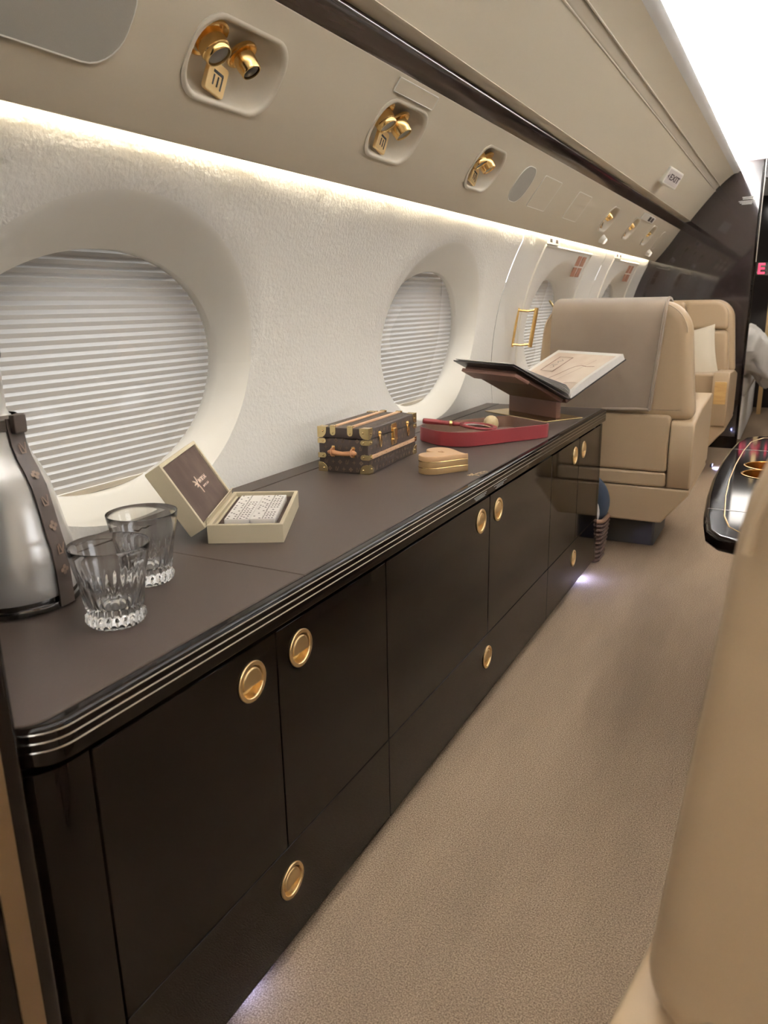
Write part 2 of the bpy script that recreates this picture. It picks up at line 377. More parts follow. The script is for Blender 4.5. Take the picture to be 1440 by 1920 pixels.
# closed bay behind the partition, seen by nobody: blank cover plates keep the shell tight
for s in (-1, 1):
    for c in ([WIN[0]] if s < 0 else [WIN[0], WIN[4]]):
        o = MB().box(-1.34, -1.32, c - .45, c + .45, .68, 1.34).build('window_cover', 'panel_cream', wall_left if s < 0 else wall_right); o.scale = (-s, 1, 1)

# overhead service panel: a sloped board from the light slot up to the dark wooden rail
PL = Vector((-1.035, 0, 1.433)); PT = Vector((-0.865, 0, 1.659)); PVL = (PT - PL).length; PV = (PT - PL) / PVL; PN = Vector((PV.z, 0, -PV.x))
PM = axes(PL, (0, 1, 0), PV, PN)        # (y, t, out of the panel)
# handedness: y x v = n ?
POD_Y = [(1.222, .245), (1.853, .240), (2.480, .215), (4.318, .19), (4.935, .18), (5.540, .17)]
def overhead(sgn):
    mb = MB()
    prof = [(-0.055, -0.004), (-0.030, -0.001), (0.004, 0.0)]
    # profile in (t, h): front face with rounded lower lip, back face
    pr = [(0.0, -0.012), (-0.003, -0.010), (-0.004, -0.006), (0.0, -0.002), (0.008, 0.0), (0.10, 0.0045), (0.18, 0.0045), (PVL - 0.004, 0.0), (PVL, -0.003), (PVL, -0.012)]
    rings = [[PM @ Vector((y, t, h)) for (t, h) in pr] for y in (Y0, YB - 0.002)]
    mb.loft(rings)
    return mb.build('wall_overhead_left' if sgn < 0 else 'wall_overhead_right', 'panel_cream')
oh = overhead(-1); struct(oh, 'cream overhead service panel sloping above the light slot')
def barrel(w, h, n=7):                  # pod outline: rounded rectangle with full corners, in (y, t)
    return rrect(-w / 2, w / 2, -h / 2, h / 2, min(w, h) * 0.42, n)
for y, w_ in POD_Y:
    cut(oh, MB().slab(barrel(w_, .135), -0.08, 0.03, 0, PM @ Matrix.Translation((y, .156, 0))))
oh2 = oh.copy(); COL.objects.link(oh2); oh2.name = 'wall_overhead_right'; oh2.scale = (-1, 1, 1)
wash_strips = []
for s in (-1, 1):
    st = MB().box(-1.066, -1.038, Y0, YB - .01, 1.494, 1.500).build('light_strip', 'led_warm'); st.scale = (-s, 1, 1)
    tag(st, 'warm light strip hidden above the window wall, %s side of the cabin' % ('shaded window' if s < 0 else 'dining table'), 'light strip')

POD_WORDS = ['large service pod nearest the camera with two brass spot lamps', 'service pod with brass lamps below the blank rectangular cover', 'service pod with brass lamps beside the blank oval cover',
             'far small service pod, first of the three above the seats', 'far small service pod, middle of the three above the seats', 'far small service pod next to the dark bulkhead']
for i, (y, w_) in enumerate(POD_Y):
    root = empty('service_pod', PM @ Vector((y, .156, 0))); tag(root, POD_WORDS[i], 'service pod', 'overhead service pods')
    L2W = Matrix.Translation(-root.location) @ PM @ Matrix.Translation((y, .156, 0))
    out = barrel(w_, .135)
    # bezel and bowl in one lofted skin
    rings = []
    for k_, h in ((1.045, 0.0040), (1.05, 0.0075), (1.02, 0.0095), (0.985, 0.008), (0.965, 0.002), (0.94, -0.012), (0.88, -0.026), (0.74, -0.038), (0.45, -0.044)):
        rings.append([L2W @ Vector((a * k_ if abs(k_ - 1) > .06 else a + (k_ - 1) * .12 * (1 if a > 0 else -1), b * k_ if abs(k_ - 1) > .06 else b + (k_ - 1) * .12 * (1 if b > 0 else -1), h)) for a, b in out])
    MB().loft(rings, True, False, True).build('bowl', 'pod_cream', root, angle=60)
    ax = Vector((0.50, 0.10, -0.86)).normalized()
    sc_ = 1.0 if i < 3 else 0.8
    for (dy, dt, r, hollow) in ((-.052 * w_ / .24, .022, .027 * sc_, False), (.040 * w_ / .24, .018, (.021 if i == 0 else .025) * sc_, i == 0)):
        base = L2W @ Vector((dy, dt, -0.036)); M = along(base, ax)
        nz = MB().lathe([(r * 1.40, 0.000), (r * 1.50, 0.004), (r * 1.46, 0.008), (r * 1.34, 0.009), (r * 1.10, 0.002), (r * 1.0, 0.004), (r * .97, 0.030), (r * .92, 0.0315), (r * .92, 0.040), (r * .86, 0.042), (r * .80, 0.042), (r * .78, .036)], 28, M, True, True).build('nozzle', 'gold', root, angle=40)
        MB().lathe([(r * .79, .0365), (r * .70, .039), (r * .3, .040)], 24, M, False, True).build('lens', 'black' if hollow else 'lens_grey', nz)
    bm_ = L2W @ Matrix.Translation((-.022 * w_ / .24, -.034, -.012)) @ Matrix.Rotation(math.radians(-24), 4, 'X') @ Matrix.Rotation(math.radians(-14), 4, 'Z')
    q = .026 * sc_
    bd = MB().slab(rrect(-q, q, -q, q, .006, 3), -0.004, .006, .0015, bm_, 2).build('switch_plate', 'gold_satin', root)
    for (a, b, c_, d) in ((-.5, .5, .28, .46), (-.42, -.30, -.5, .16), (.02, .14, -.5, .16), (.42, .54, -.6, .40)):
        MB().box(a * q, b * q, c_ * q, d * q, .006, .0068, bm_).build('symbol_bar', 'black', bd, False)
# blank covers on the service panel
def cover(name, outline, y, t, material, label, h=0.006, group=None):
    root = empty(name, PM @ Vector((y, t, 0))); tag(root, label, 'cover', group)
    M = Matrix.Translation(-root.location) @ PM @ Matrix.Translation((y, t, 0))
    MB().slab(outline, 0.001, h, .0015, M, 2).build('plate', material, root)
    MB().tube([M @ Vector((a, b, h - .0008)) for a, b in outline], .0016, 5, True).build('plate_edge', 'sign_white', root)
    return root
cover('oval_cover', barrel(.15, .135), 2.857, .156, 'panel_grey', 'small oval grey speaker cover beyond the three large pods')
cover('oval_cover', barrel(.26, .150), .835, .160, 'panel_grey', 'large grey speaker cover at the top left corner', .0085)
cover('oval_cover', barrel(.13, .135), 5.985, .152, 'panel_cream', 'pale oval cover next to the dark bulkhead')
cover('rectangular_cover', rrect(-.107, .107, -.016, .016, .002, 2), 1.848, .255, 'panel_cream', 'thin rectangular blank cover under the dark wood rail')
for y, lab in ((3.145, 'flush square hatch cover nearer the three large pods'), (3.660, 'flush square hatch cover nearer the three small pods')):
    cover('hatch_cover', rrect(-.115, .115, -.063, .063, .008, 3), y, .154, 'panel_cream', lab, .0060)
for y, lab in ((4.448, 'tiny white reading lamp below the first far pod'), (5.913, 'tiny white reading lamp near the bulkhead')):
    root = empty('reading_lamp', PM @ Vector((y, .052, 0))); tag(root, lab, 'lamp')
    d_ = along((0, 0, 0), PN)
    MB().lathe([(.024, .002), (.024, .010), (.020, .016), (.018, .030)], 20, d_).build('lamp_body', 'sign_white', root)
    MB().lathe([(.017, .0301), (.013, .035), (.004, .036)], 20, d_).build('lens', 'lamp_white', root)
root = empty('seat_belt_sign', PM @ Vector((5.17, .248, 0))); tag(root, 'pale sign strip with two dark symbols by the wood rail', 'sign')
M = Matrix.Translation(-root.location) @ PM @ Matrix.Translation((5.17, .248, 0))
MB().slab(rrect(-.20, .20, -.02, .02, .004, 2), .001, .007, .001, M, 1).build('sign_face', 'sign_white', root)
for a in (.04, .13): MB().box(a - .032, a + .032, -.014, .014, .007, .0078, M).build('symbol', 'sign_ink', root, False)

# dark wooden rail
def rail(sgn):
    # strip from PT upward and inward, rounded top bead
    pr = [(-.872, 1.655), (-.863, 1.660), (-.838, 1.688), (-.832, 1.698), (-.834, 1.706), (-.842, 1.709), (-.850, 1.705), (-.87, 1.70), (-.89, 1.68)]
    mb = MB().loft([[Vector((x, y, z)) for x, z in pr] for y in (Y0, YB - .001)])
    return mb.build('trim_1' if sgn < 0 else 'trim_2', 'wood_dark', None, angle=50)
tr = rail(-1); struct(tr, 'dark polished wooden rail along the overhead panel'); tr2 = tr.copy(); tr2.name = 'trim_2'; COL.objects.link(tr2); tr2.scale = (-1, 1, 1)
# recess and curved upper panel, groove rail, lip of the light cove
ceiling = struct(empty('ceiling'), 'cream curved upper panels and white lit ceiling')
LIP = [(-.800, 1.719), (-.770, 1.7585), (-.735, 1.803), (-.700, 1.846), (-.660, 1.894), (-.642, 1.9155)]
UP2 = [(-.612, 1.950), (-.58, 1.981), (-.545, 2.010), (-.515, 2.029), (-.495, 2.040), (-.486, 2.0445)]
for s in (-1, 1):
    def skin(name, pr, m, th=.014, y0=Y0, y1=YB - .002):
        rows = [[Vector((x, y, z)) for y in (y0, y1)] for x, z in pr]
        o = MB().sheet(rows, th).build(name, m, ceiling, angle=40); o.scale = (-s, 1, 1); return o
    skin('lower_panel', LIP, 'panel_upper')
    skin('upper_panel', UP2, 'panel_upper')
    skin('lip_return', [(-.800, 1.719), (-.804, 1.7165), (-.812, 1.7155), (-.856, 1.7100)], 'panel_cream', .004)
    # groove rail between the two panels
    pr = [(-.640, 1.9175), (-.637, 1.9190), (-.634, 1.9225), (-.622, 1.9365), (-.618, 1.9410), (-.615, 1.9465)]
    skin('groove_rail', [(x - .004, z + .0045) for x, z in pr], 'pod_cream', .004)
    for (x, z) in ((-.642, 1.9150), (-.6135, 1.9478)):
        o = MB().tube([(x, Y0, z), (x, YB - .003, z)], .0032, 8).build('groove_bead', 'pod_cream', ceiling); o.scale = (-s, 1, 1)
    skin('cove_floor', [(-.486, 2.0445), (-.500, 2.030), (-.60, 2.012)], 'ceiling_white', .003)
    skin('cove_back', [(-.60, 2.010), (-.62, 2.04), (-.625, 2.09), (-.61, 2.125)], 'ceiling_white', .003)
    st = MB().box(-.575, -.550, Y0, YB - .01, 2.026, 2.031).build('light_strip', 'led_cool'); st.scale = (-s, 1, 1)
    tag(st, 'cool white light strip tucked in the ceiling cove, %s side' % ('window wall' if s < 0 else 'dining table'), 'light strip')
CZ = [(-.615, 2.118), (-.45, 2.116), (-.314, 2.118), (-.16, 2.128), (0, 2.133), (.16, 2.128), (.314, 2.118), (.45, 2.116), (.615, 2.118)]
for (a, b) in ((Y0, -.4), (-.397, 1.0), (1.003, 2.45), (2.453, 3.85), (3.853, 5.25), (5.253, YB - .001)):
    MB().sheet([[Vector((x, y, z)) for x, z in CZ] for y in (a, b)], .012).build('ceiling_panel', 'ceiling_white', ceiling)

SK = [(-1.085, 1.53), (-1.13, 1.60), (-1.02, 1.85), (-.80, 2.08), (-.45, 2.24), (0, 2.29), (.45, 2.24), (.80, 2.08), (1.02, 1.85), (1.13, 1.60), (1.085, 1.53)]  # outline of an added, unseen sheet that stops outside light leaking in
struct(MB().sheet([[Vector((x, y, z)) for x, z in SK] for y in (Y0 - .02, YB + .02)], .01).build('ceiling_light_seal', 'panel_cream', None), 'unseen sheet added above the ceiling to keep daylight out')
# far bulkhead with its doorway, near partition, rear wall
blk = struct(empty('wall_bulkhead'), 'glossy dark bulkhead across the cabin with a doorway')
MB().box(-1.45, -.325, YB, YB + .05, 0, 2.35).build('bulkhead_panel', 'bulkhead_gloss', blk, False)
MB().box(.325, 1.45, YB, YB + .05, 0, 2.35).build('bulkhead_panel', 'bulkhead_gloss', blk, False)
MB().box(-.325, .325, YB, YB + .05, 1.98, 2.35).build('bulkhead_header', 'bulkhead_gloss', blk, False)
MB().box(-1.2, -.34, YB - .012, YB, 0, .09).build('bulkhead_skirting', 'lacquer', blk, False)
MB().slab(rrect(-.340, -.322, YB - .014, YB + .06, .006, 3), 0.0, 2.1, 0).build('door_jamb', 'lacquer', blk)
MB().slab(rrect(-.324, -.316, YB - .018, YB - .006, .003, 3), 1.40, 2.1, 0).build('door_edge', 'silver', blk)
for k, (a, b, z) in enumerate(((-.455, -.380, 1.852), (-.452, -.386, 1.841), (-.478, -.362, 1.825), (-.470, -.385, 1.815), (-.456, -.388, 1.806))):
    MB().box(a, b, YB - .0012, YB, z, z + .006).build('placard_line', 'print_white', blk, False)
root = empty('exit_sign', (-.303, YB - .02, 1.347)); tag(root, 'small red lit exit sign beside the far doorway', 'sign')
MB().slab(rrect(-.006, .16, -.045, .045, .004, 2), 0, .014, .002, axes((0, 0, 0), (1, 0, 0), (0, 0, 1), (0, -1, 0)), 1).build('sign_body', 'door_dark', root)
text_mb('EXIT', .105, axes((-.002, -.0146, 0), (1, 0, 0), (0, 0, 1), (0, -1, 0)), .001, 'LEFT', 1.5).build('lettering', 'sign_red', root, False)['kind'] = 'stuff'
part = struct(empty('wall_partition'), 'glossy black partition end with a tan strip beside the credenza')
MB().slab(rrect(-1.40, -.682, .366, .446, [.012, .012, 0, 0], 3), 0, 2.1, 0).build('partition_panel', 'lacquer', part)
MB().box(-.684, -.6795, .393, .419, 0, 2.1).build('partition_strip', 'tan_trim', part, False)
struct(MB().box(-1.40, 1.40, Y0 - .05, Y0, 0, 2.3).build('wall_rear', 'panel_cream', None, False), 'cream rear wall behind the viewer')
# room beyond the doorway
struct(MB().box(-1.40, 1.40, 9.15, 9.2, 0, 2.3).build('wall_bedroom', 'door_dark', None, False), 'dark wall of the room beyond the doorway')
struct(MB().box(-1.45, -1.40, YB + .05, 9.15, 0, 2.3).build('wall_bedroom_left', 'wall_fabric', None, False), 'side wall of the room beyond the doorway')
struct(MB().box(1.40, 1.45, YB + .05, 9.15, 0, 2.3).build('wall_bedroom_right', 'wall_fabric', None, False), 'other side wall beyond the doorway')
struct(MB().box(-1.45, 1.45, YB + .05, 9.2, 2.15, 2.2).build('ceiling_bedroom', 'ceiling_white', None, False), 'ceiling of the room beyond the doorway')
area('bedroom_light', (-.2, 7.6, 2.12), (0, 0, -1), .5, 1.2, 10, (1, .93, .85))
struct(MB().box(-.275, -.235, 8.6, 8.64, 0, 2.1).build('trim_3', 'gold_satin', None, False), 'gold door edge beyond the doorway')

# ================================================================== credenza: three cabinet units under one worktop
XF = -0.685; CT = 0.7035; CI = CT + .0004
FACE = lambda y, z, x=XF: axes((x, y, z), (0, 1, 0), (0, 0, 1), (1, 0, 0))
def make_unit(y0, y1, mid, dsplit, label, end=False):
    root = empty('cabinet_unit', (-.95, (y0 + y1) / 2, 0)); tag(root, label, 'cabinet', 'credenza cabinet units')
    inv = Matrix.Translation(-root.location)
    def put(mb, name, m, par=None, **k):
        o = mb.build(name, m, par or root, **k); return o
    def loc(mb): mb.v = [tuple(inv @ Vector(p)) for p in mb.v]; return mb
    lo = .449 if end else y0
    if end: put(loc(MB().slab(rrect(-1.19, -.7045, lo + .004, y1, [.046, 0, 0, 0], 6), .040, .650, 0)), 'body', 'black')
    else: put(loc(MB().box(-1.19, -.7045, y0, y1, .040, .650)), 'body', 'black')
    if end:
        put(loc(MB().slab(rrect(-1.19, XF, lo, .5295, [.050, .002, 0, 0], 8), .036, .640, 0)), 'end_panel', 'lacquer')
    put(loc(MB().box(-1.15, -.78, max(lo, y0) + .01, y1 - .01, .0004, .0405)), 'plinth', 'black', smooth=False)
    g_ = .0015
    def front(a, b, c, d, name):
        return loc(MB().slab(rrect(a + g_, b - g_, c, d, .0022, 2), -.019, 0, .0015, FACE(0, 0), 2, 0)).build(name, 'lacquer', root)
    da = front(y0 + (0 if not end else 0), mid, .2335, .638, 'door'); db = front(mid, y1, .2335, .638, 'door')
    dr = front(y0, y1, .036, .2305, 'drawer')
    top = put(loc(MB().box(-.7045, XF - .004, y0, y1, .641, .651)), 'top_rail', 'lacquer', smooth=False)
    for d_, y, z in ((da, mid - .0665, .583), (db, mid + .0665, .583), (dr, dsplit, .160)):
        y_ = y - root.location.y
        cut(d_, MB().lathe([(.0262, -.03), (.0262, .02)], 28, axes((XF + .95, y_, z), (0, 1, 0), (0, 0, 1), (1, 0, 0))))
        F_ = axes((XF + .95, y_, z), (0, 1, 0), (0, 0, 1), (1, 0, 0))
        ring = MB().lathe([(.0328, -.001), (.0335, .0016), (.0326, .0030), (.0270, .0030), (.0262, .0022), (.0258, .0000), (.0252, -.0060), (.0225, -.0108), (.0100, -.0122), (.0002, -.0125)], 40, F_, False, False).build('latch', 'gold_satin', d_)
        out = [(.0232 * cos(a), .0232 * sin(a)) for a in [math.radians(-20 + 220 * k / 26) for k in range(27)]]
        MB().slab(out, -.009, .0030, .0030, F_, 3, 0).build('push_button', 'gold_satin', d_)
    return root
u1 = make_unit(.531, 1.281, .902, .907, 'glossy dark cabinet unit nearest the camera, with a rounded end', True)
u2 = make_unit(1.281, 2.495, 1.888, 1.888, 'widest glossy dark cabinet unit, in the middle of the credenza')
u3 = make_unit(2.495, 3.225, 2.870, 2.858, 'glossy dark cabinet unit farthest away, next to the seat')
MB().box(-.24, XF + .95, .365 - .0, .395, .036, .640).build('end_panel', 'lacquer', u3, False)

wt = empty('worktop', (-.94, 1.85, .652)); tag(wt, 'long brown leather worktop with black moulded edge on the credenza', 'worktop')
WI = Matrix.Translation(-wt.location)
def W(mb): mb.v = [tuple(WI @ Vector(p)) for p in mb.v]; return mb
W(MB().slab(rrect(-1.20, -.672, .449, 3.262, [.055, .012, 0, 0], 8), .652, .7012, .007, None, 4, .003)).build('board', 'lacquer', wt)
W(MB().slab(rrect(-1.1435, -.6905, .4525, .9965, [.035, .002, .002, .002], 6), .7000, CT, .0012, None, 2, 0)).build('leather_panel', 'counter_leather', wt)
W(MB().slab(rrect(-1.1435, -.6905, .9985, 3.256, [.002, .004, .002, .002], 4), .7000, CT, .0012, None, 2, 0)).build('leather_panel', 'counter_leather', wt)
W(MB().slab(rrect(-1.2060, -1.1465, .4525, 3.256, .002, 2), .7000, CT + .0012, .0012, None, 2, 0)).build('back_strip', 'counter_leather', wt)
edge = [(-1.0, .449)] + [(-.727 + .055 * sin(a), .504 - .055 * cos(a)) for a in [PI / 2 * k / 10 for k in range(11)]] + [(-.672, 3.255)]
for z in (.6935, .6825, .6715):
    W(MB().tube([(x, y, z) for x, y in edge], .0013, 6)).build('inlay_or_glint_line', 'silver', wt)  # silver lines stand in for the highlights on a reeded moulding
# small gilded crane mark with two lines of lettering near the worktop edge
def crane_mark(M, size, material, par, th=.0003):
    st = [[(-.50, .05), (-.25, .10), (0, .0), (.10, -.20), (.16, -.55)], [(-.45, .32), (-.2, .18), (.02, .02)], [(.02, .02), (.18, .20), (.22, .46)], [(-.30, -.10), (-.12, -.06), (.05, -.04)]]
    for s_ in st:
        MB().tube([M @ Vector((a * size, b * size, th)) for a, b in s_], [size * .03 + size * .025 * (1 - abs(2 * i / (len(s_) - 1) - 1)) for i in range(len(s_))], 5).build('emblem_stroke', material, par)
    random.seed(3)
    for row, (x0, x1, yy, h) in enumerate(((.45, 1.95, .10, .26), (.62, 1.80, -.28, .14))):
        x = x0
        while x < x1:
            w_ = random.uniform(.10, .17); MB().box(x * size, (x + w_ * .35) * size, (yy - h / 2) * size, (yy + h / 2) * size, 0, th, M).build('letter_stroke', material, par, False)
            MB().box(x * size, (x + w_) * size, (yy + (h / 2 - .05) * random.choice((-1, 1)) - .02) * size, (yy + .02 + (h / 2 - .05) * random.choice((-1, 1))) * size, 0, th, M).build('letter_stroke', material, par, False); x += w_ + .06
for (a, b, rows) in ((1.735, 1.825, ((0, 1), (.08, .96), (.14, .86))), (1.880, 1.985, ((0, 1), (.2, .75), (.12, .70)))):
    for k, (p, q) in enumerate(rows):
        z = .6660 - .0040 * k
        W(MB().box(-.6724, -.6715, a + (b - a) * p, a + (b - a) * q, z - .0013, z)).build('placard_line', 'print_dim', wt, False)
ca = Vector((.021, .073, 0)).normalized()
crane_mark(WI @ axes((-.714, 1.835, CT), ca, (-ca.y, ca.x, 0), (0, 0, 1)), .030, 'print_gold', wt)

# ------------------------------------------------------------------ carafe
cf = empty('carafe', (-1.035, .71, CI)); tag(cf, 'polished steel carafe with a monogrammed brown leather strap', 'carafe')
prof = [(.0885, .020), (.0900, .026), (.0905, .040), (.0905, .070), (.0885, .092), (.083, .115), (.076, .150), (.068, .187), (.058, .212), (.049, .230), (.043, .250), (.040, .268), (.034, .284), (.026, .292)]
MB().lathe(prof, 64, None, False, False).build('vessel', 'steel_satin', cf, angle=70)
MB().lathe([(.086, 0), (.0925, .002), (.0940, .007), (.0925, .012), (.089, .0135), (.0885, .020), (.080, .0205)], 64).build('foot', 'steel_base', cf, angle=50)
MB().lathe([(.026, .290), (.0225, .300), (.0225, .366), (.0235, .368), (.0235, .372), (.018, .372)], 32).build('neck', 'steel_satin', cf)
MB().lathe([(.024, .372), (.0255, .376), (.0255, .402), (.021, .408), (.006, .409)], 32).build('stopper', 'strap', cf)
MB().lathe([(.0345, .276), (.0425, .270), (.0432, .286), (.0350, .292)], 32, None, False, False).build('collar_strap', 'strap', cf)
az = Vector((.985, .17, 0)).normalized(); tg = Vector((-az.y, az.x, 0))
path = [(.0965, .004), (.0965, .030), (.0955, .060), (.0935, .092), (.088, .115), (.081, .150), (.073, .187), (.063, .212), (.054, .230), (.048, .250), (.046, .268), (.044, .288)]
MB().sheet([[az * (math.sqrt(max(r * r - a * a, 0))) + tg * a + Vector((0, 0, z)) for r, z in path] for a in (.0145, .005, -.005, -.0145)], .003).build('strap', 'strap', cf)
M = along(az * .046 + Vector((0, 0, .280)), az, (0, 0, 1))
MB().slab(rrect(-.012, .012, -.014, .014, .003, 2), -.002, .008, .002, M, 2).build('strap_keeper', 'strap', cf)
def monogram(mb, M, s, kind, h=.0004):
    if kind == 0:
        pts = []
        for k in range(8):
            a = PI / 4 * k; r = s * (.50 if k % 2 == 0 else .14); pts.append((r * cos(a), r * sin(a)))
        mb.slab(pts, 0, h, 0, M)
    elif kind == 1:
        for k in range(4): mb.slab(circle(.26 * s * cos(PI / 2 * k), .26 * s * sin(PI / 2 * k), .19 * s, 10), 0, h, 0, M)
    else:
        mb.box(-.34 * s, -.22 * s, -.38 * s, .36 * s, 0, h, M); mb.box(-.34 * s, .18 * s, -.40 * s, -.28 * s, 0, h, M)
        for sg in (-1, 1):
            R_ = M @ Matrix.Translation((.14 * s + sg * .15 * s, .10 * s, 0)) @ Matrix.Rotation(-sg * .36, 4, 'Z'); mb.box(-.055 * s, .055 * s, -.42 * s, .42 * s, 0, h * 1.1, R_)
mb = MB()
for k, (r, z, nx) in enumerate(((.0962, .060, 0), (.0945, .092, .1), (.086, .128, .3), (.078, .165, .4), (.066, .205, .6), (.0505, .243, .35), (.047, .276, 0))):
    nrm = (az * cos(nx) + Vector((0, 0, sin(nx)))).normalized(); monogram(mb, axes(az * (r + .0006) + Vector((0, 0, z)), tg, nrm.cross(tg), nrm), .018, 2 if k % 2 else 1)
stuff(mb.build('monogram_print', 'monogram_strap', cf, False))

# ------------------------------------------------------------------ two cut crystal tumblers
def tumbler_mesh():
    n, NF, rings = 176, 22, []
    def ring(r, z, amp, ph=0):
        out = []
        for j in range(n):
            t = 2 * PI * j / n; q = abs(sin(NF * t / 2 + ph)); rr = r + amp * (1 - 2 * q)
            out.append(Vector((rr * cos(t), rr * sin(t), z)))
        return out
    rings += [ring(.0005, .0040, 0), ring(.020, .0036, 0), ring(.033, .0020, 0), ring(.0375, 0, .0004)]
    for z, r, a in ((.003, .0398, .0010), (.0075, .0414, .0019), (.013, .0412, .0019), (.0165, .0388, .0007), (.0182, .0376, 0)): rings.append(ring(r, z, a, PI / 2))
    for z, r, a in ((.0200, .0378, .0014), (.026, .0388, .0021), (.034, .0402, .0020), (.043, .0418, .0017), (.052, .0436, .0012), (.060, .0454, .0006), (.067, .0470, 0), (.080, .0500, 0), (.095, .0532, 0), (.108, .0557, 0), (.1155, .0569, 0)): rings.append(ring(r, z, a))
    for z, r in ((.1172, .0570), (.1180, .0566), (.1180, .0560), (.1172, .0555), (.108, .0540), (.095, .0514), (.080, .0481), (.067, .0449), (.050, .0405), (.036, .0368), (.030, .0345), (.0272, .030), (.0262, .018), (.026, .0005)): rings.append(ring(r, z, 0))
    return MB().loft(rings, True, True, True)
t1 = tag(tumbler_mesh().build('tumbler', 'crystal', None, angle=24), 'cut crystal tumbler at the front, overlapping the other', 'glass', 'crystal tumblers'); t1.location = (-.830, .718, CI)
t2 = t1.copy(); COL.objects.link(t2); t2.location = (-.914, .866, CI); t2.rotation_euler.z = .1; t2['label'] = 'cut crystal tumbler at the back, nearer the wall'

# ------------------------------------------------------------------ domino box and dominoes
bx = empty('domino_box', (-.955, 1.218, CI), math.radians(28)); tag(bx, 'open cream leather box with brown lid lining, holding dominoes', 'box')
BW, BL, BH = .073, .135, .037
def tray_walls(hw, hl, z0, z1, th, M=None):
    mb = MB(); rings = []
    for (i_, z) in ((0, z0), (0, z1 - .001), (.001, z1), (th - .001, z1), (th, z1 - .001), (th, z0 + .003)):
        rings.append([Vector((a, b, z)) for a, b in rrect(-hw + i_, hw - i_, -hl + i_, hl - i_, .0015, 2)])
    if M: rings = [[M @ p for p in r] for r in rings]
    return mb.loft(rings)
tray_walls(BW, BL, 0, BH, .008).build('base', 'cream_leather', bx)
MB().box(-BW + .0085, BW - .0085, -BL + .0085, BL - .0085, .004, .026).build('lining', 'brown_velvet', bx, False)
LT = math.radians(32)
LM = Matrix.Translation((-BW - .001, 0, .030)) @ Matrix.Rotation(-LT, 4, 'Y')      # lid local: x thickness (towards -x away), z up the lid
lidM = LM @ axes((0, 0, .075), (0, 0, 1), (0, 1, 0), (-1, 0, 0)) @ Matrix.Translation((0, 0, 0))
def lid_frame():
    mb = MB(); rings = []
    for (i_, h) in ((.008, .010), (.008, .001), (.007, 0), (.001, 0), (0, .001), (0, .034), (.002, .036)):
        rings.append([lidM @ Vector((a, b, h)) for a, b in rrect(-.073 + i_, .073 - i_, -BL + i_, BL - i_, .0015, 2)])
    return mb.loft(rings, True, True, True)
lid = lid_frame().build('lid', 'cream_leather', bx)
MB().slab(rrect(-.0645, .0645, -BL + .0085, BL - .0085, .001, 2), .004, .011, .0, lidM).build('lid_lining', 'brown_velvet', lid, False)
crane_mark(lidM @ axes((-.004, -.010, .0038), (0, 1, 0), (1, 0, 0), (0, 0, -1)), .038, 'print_rose', lid)
MB().sheet([[Vector((-BW + .012 - .016 * sin(a), y, .026 + .014 * (1 - cos(a)) )) for a in [PI * .75 * k / 8 for k in range(9)]] for y in (-BL + .010, 0, BL - .010)], .002).build('hinge_strip', 'cream_leather', bx)
RNK = ['first', 'second', 'third', 'fourth', 'fifth', 'sixth', 'seventh']
PIP = {0: [], 1: [(0, 0)], 2: [(-1, 1), (1, -1)], 3: [(-1, 1), (0, 0), (1, -1)], 4: [(-1, -1), (-1, 1), (1, -1), (1, 1)], 5: [(-1, -1), (-1, 1), (1, -1), (1, 1), (0, 0)], 6: [(-1, -1), (-1, 1), (1, -1), (1, 1), (0, -1), (0, 1)]}
VAL = [[(4, 5), (3, 6), (2, 6), (4, 4), (3, 6), (2, 0), (2, 0)], [(2, 6), (1, 6), (2, 1), (5, 6), (3, 6), (3, 6), (1, 3)]]
BMW = Matrix.Translation(bx.location) @ Matrix.Rotation(math.radians(28), 4, 'Z')
WORDN = ['blank', 'one', 'two', 'three', 'four', 'five', 'six']
dw, dl = .0490, .0272
tile_me = None
for c in range(2):
    for r in range(7):
        cx = .005 + (c - .5) * (dw + .0005); cy = -.098 + r * (dl + .0002)
        a, b = VAL[c][r]
        dom = empty('domino', BMW @ Vector((cx, cy, .0262)), math.radians(28) + random.uniform(-.006, .006))
        tag(dom, 'white domino with %s and %s pips, %s row from the box front, %s column' % (WORDN[a], WORDN[b], RNK[r], ('hinge side', 'open side')[c]), 'domino', 'dominoes in the cream box')
        if tile_me is None:
            o = MB().slab(rrect(-dw / 2 + .0002, dw / 2 - .0002, -dl / 2 + .0002, dl / 2 - .0002, .0015, 2), 0, .0150, .0008, None, 2).build('tile', 'domino_white', dom); tile_me = o.data
        else:
            o = bpy.data.objects.new('tile', tile_me); COL.objects.link(o); o.parent = dom
        mb = MB()
        for k, v in ((-1, a), (1, b)):
            for (p, q) in PIP[v]: mb.slab(circle(k * dw / 4 + p * .0062, q * .0074, .0021, 8), .0150, .0154, 0)
        for q in range(-3, 4): mb.slab(circle((.0006 if q % 2 else -.0006), q * .0035, .0011, 6), .0150, .0153, 0)
        stuff(mb.build('pips', 'sign_ink', dom, False))

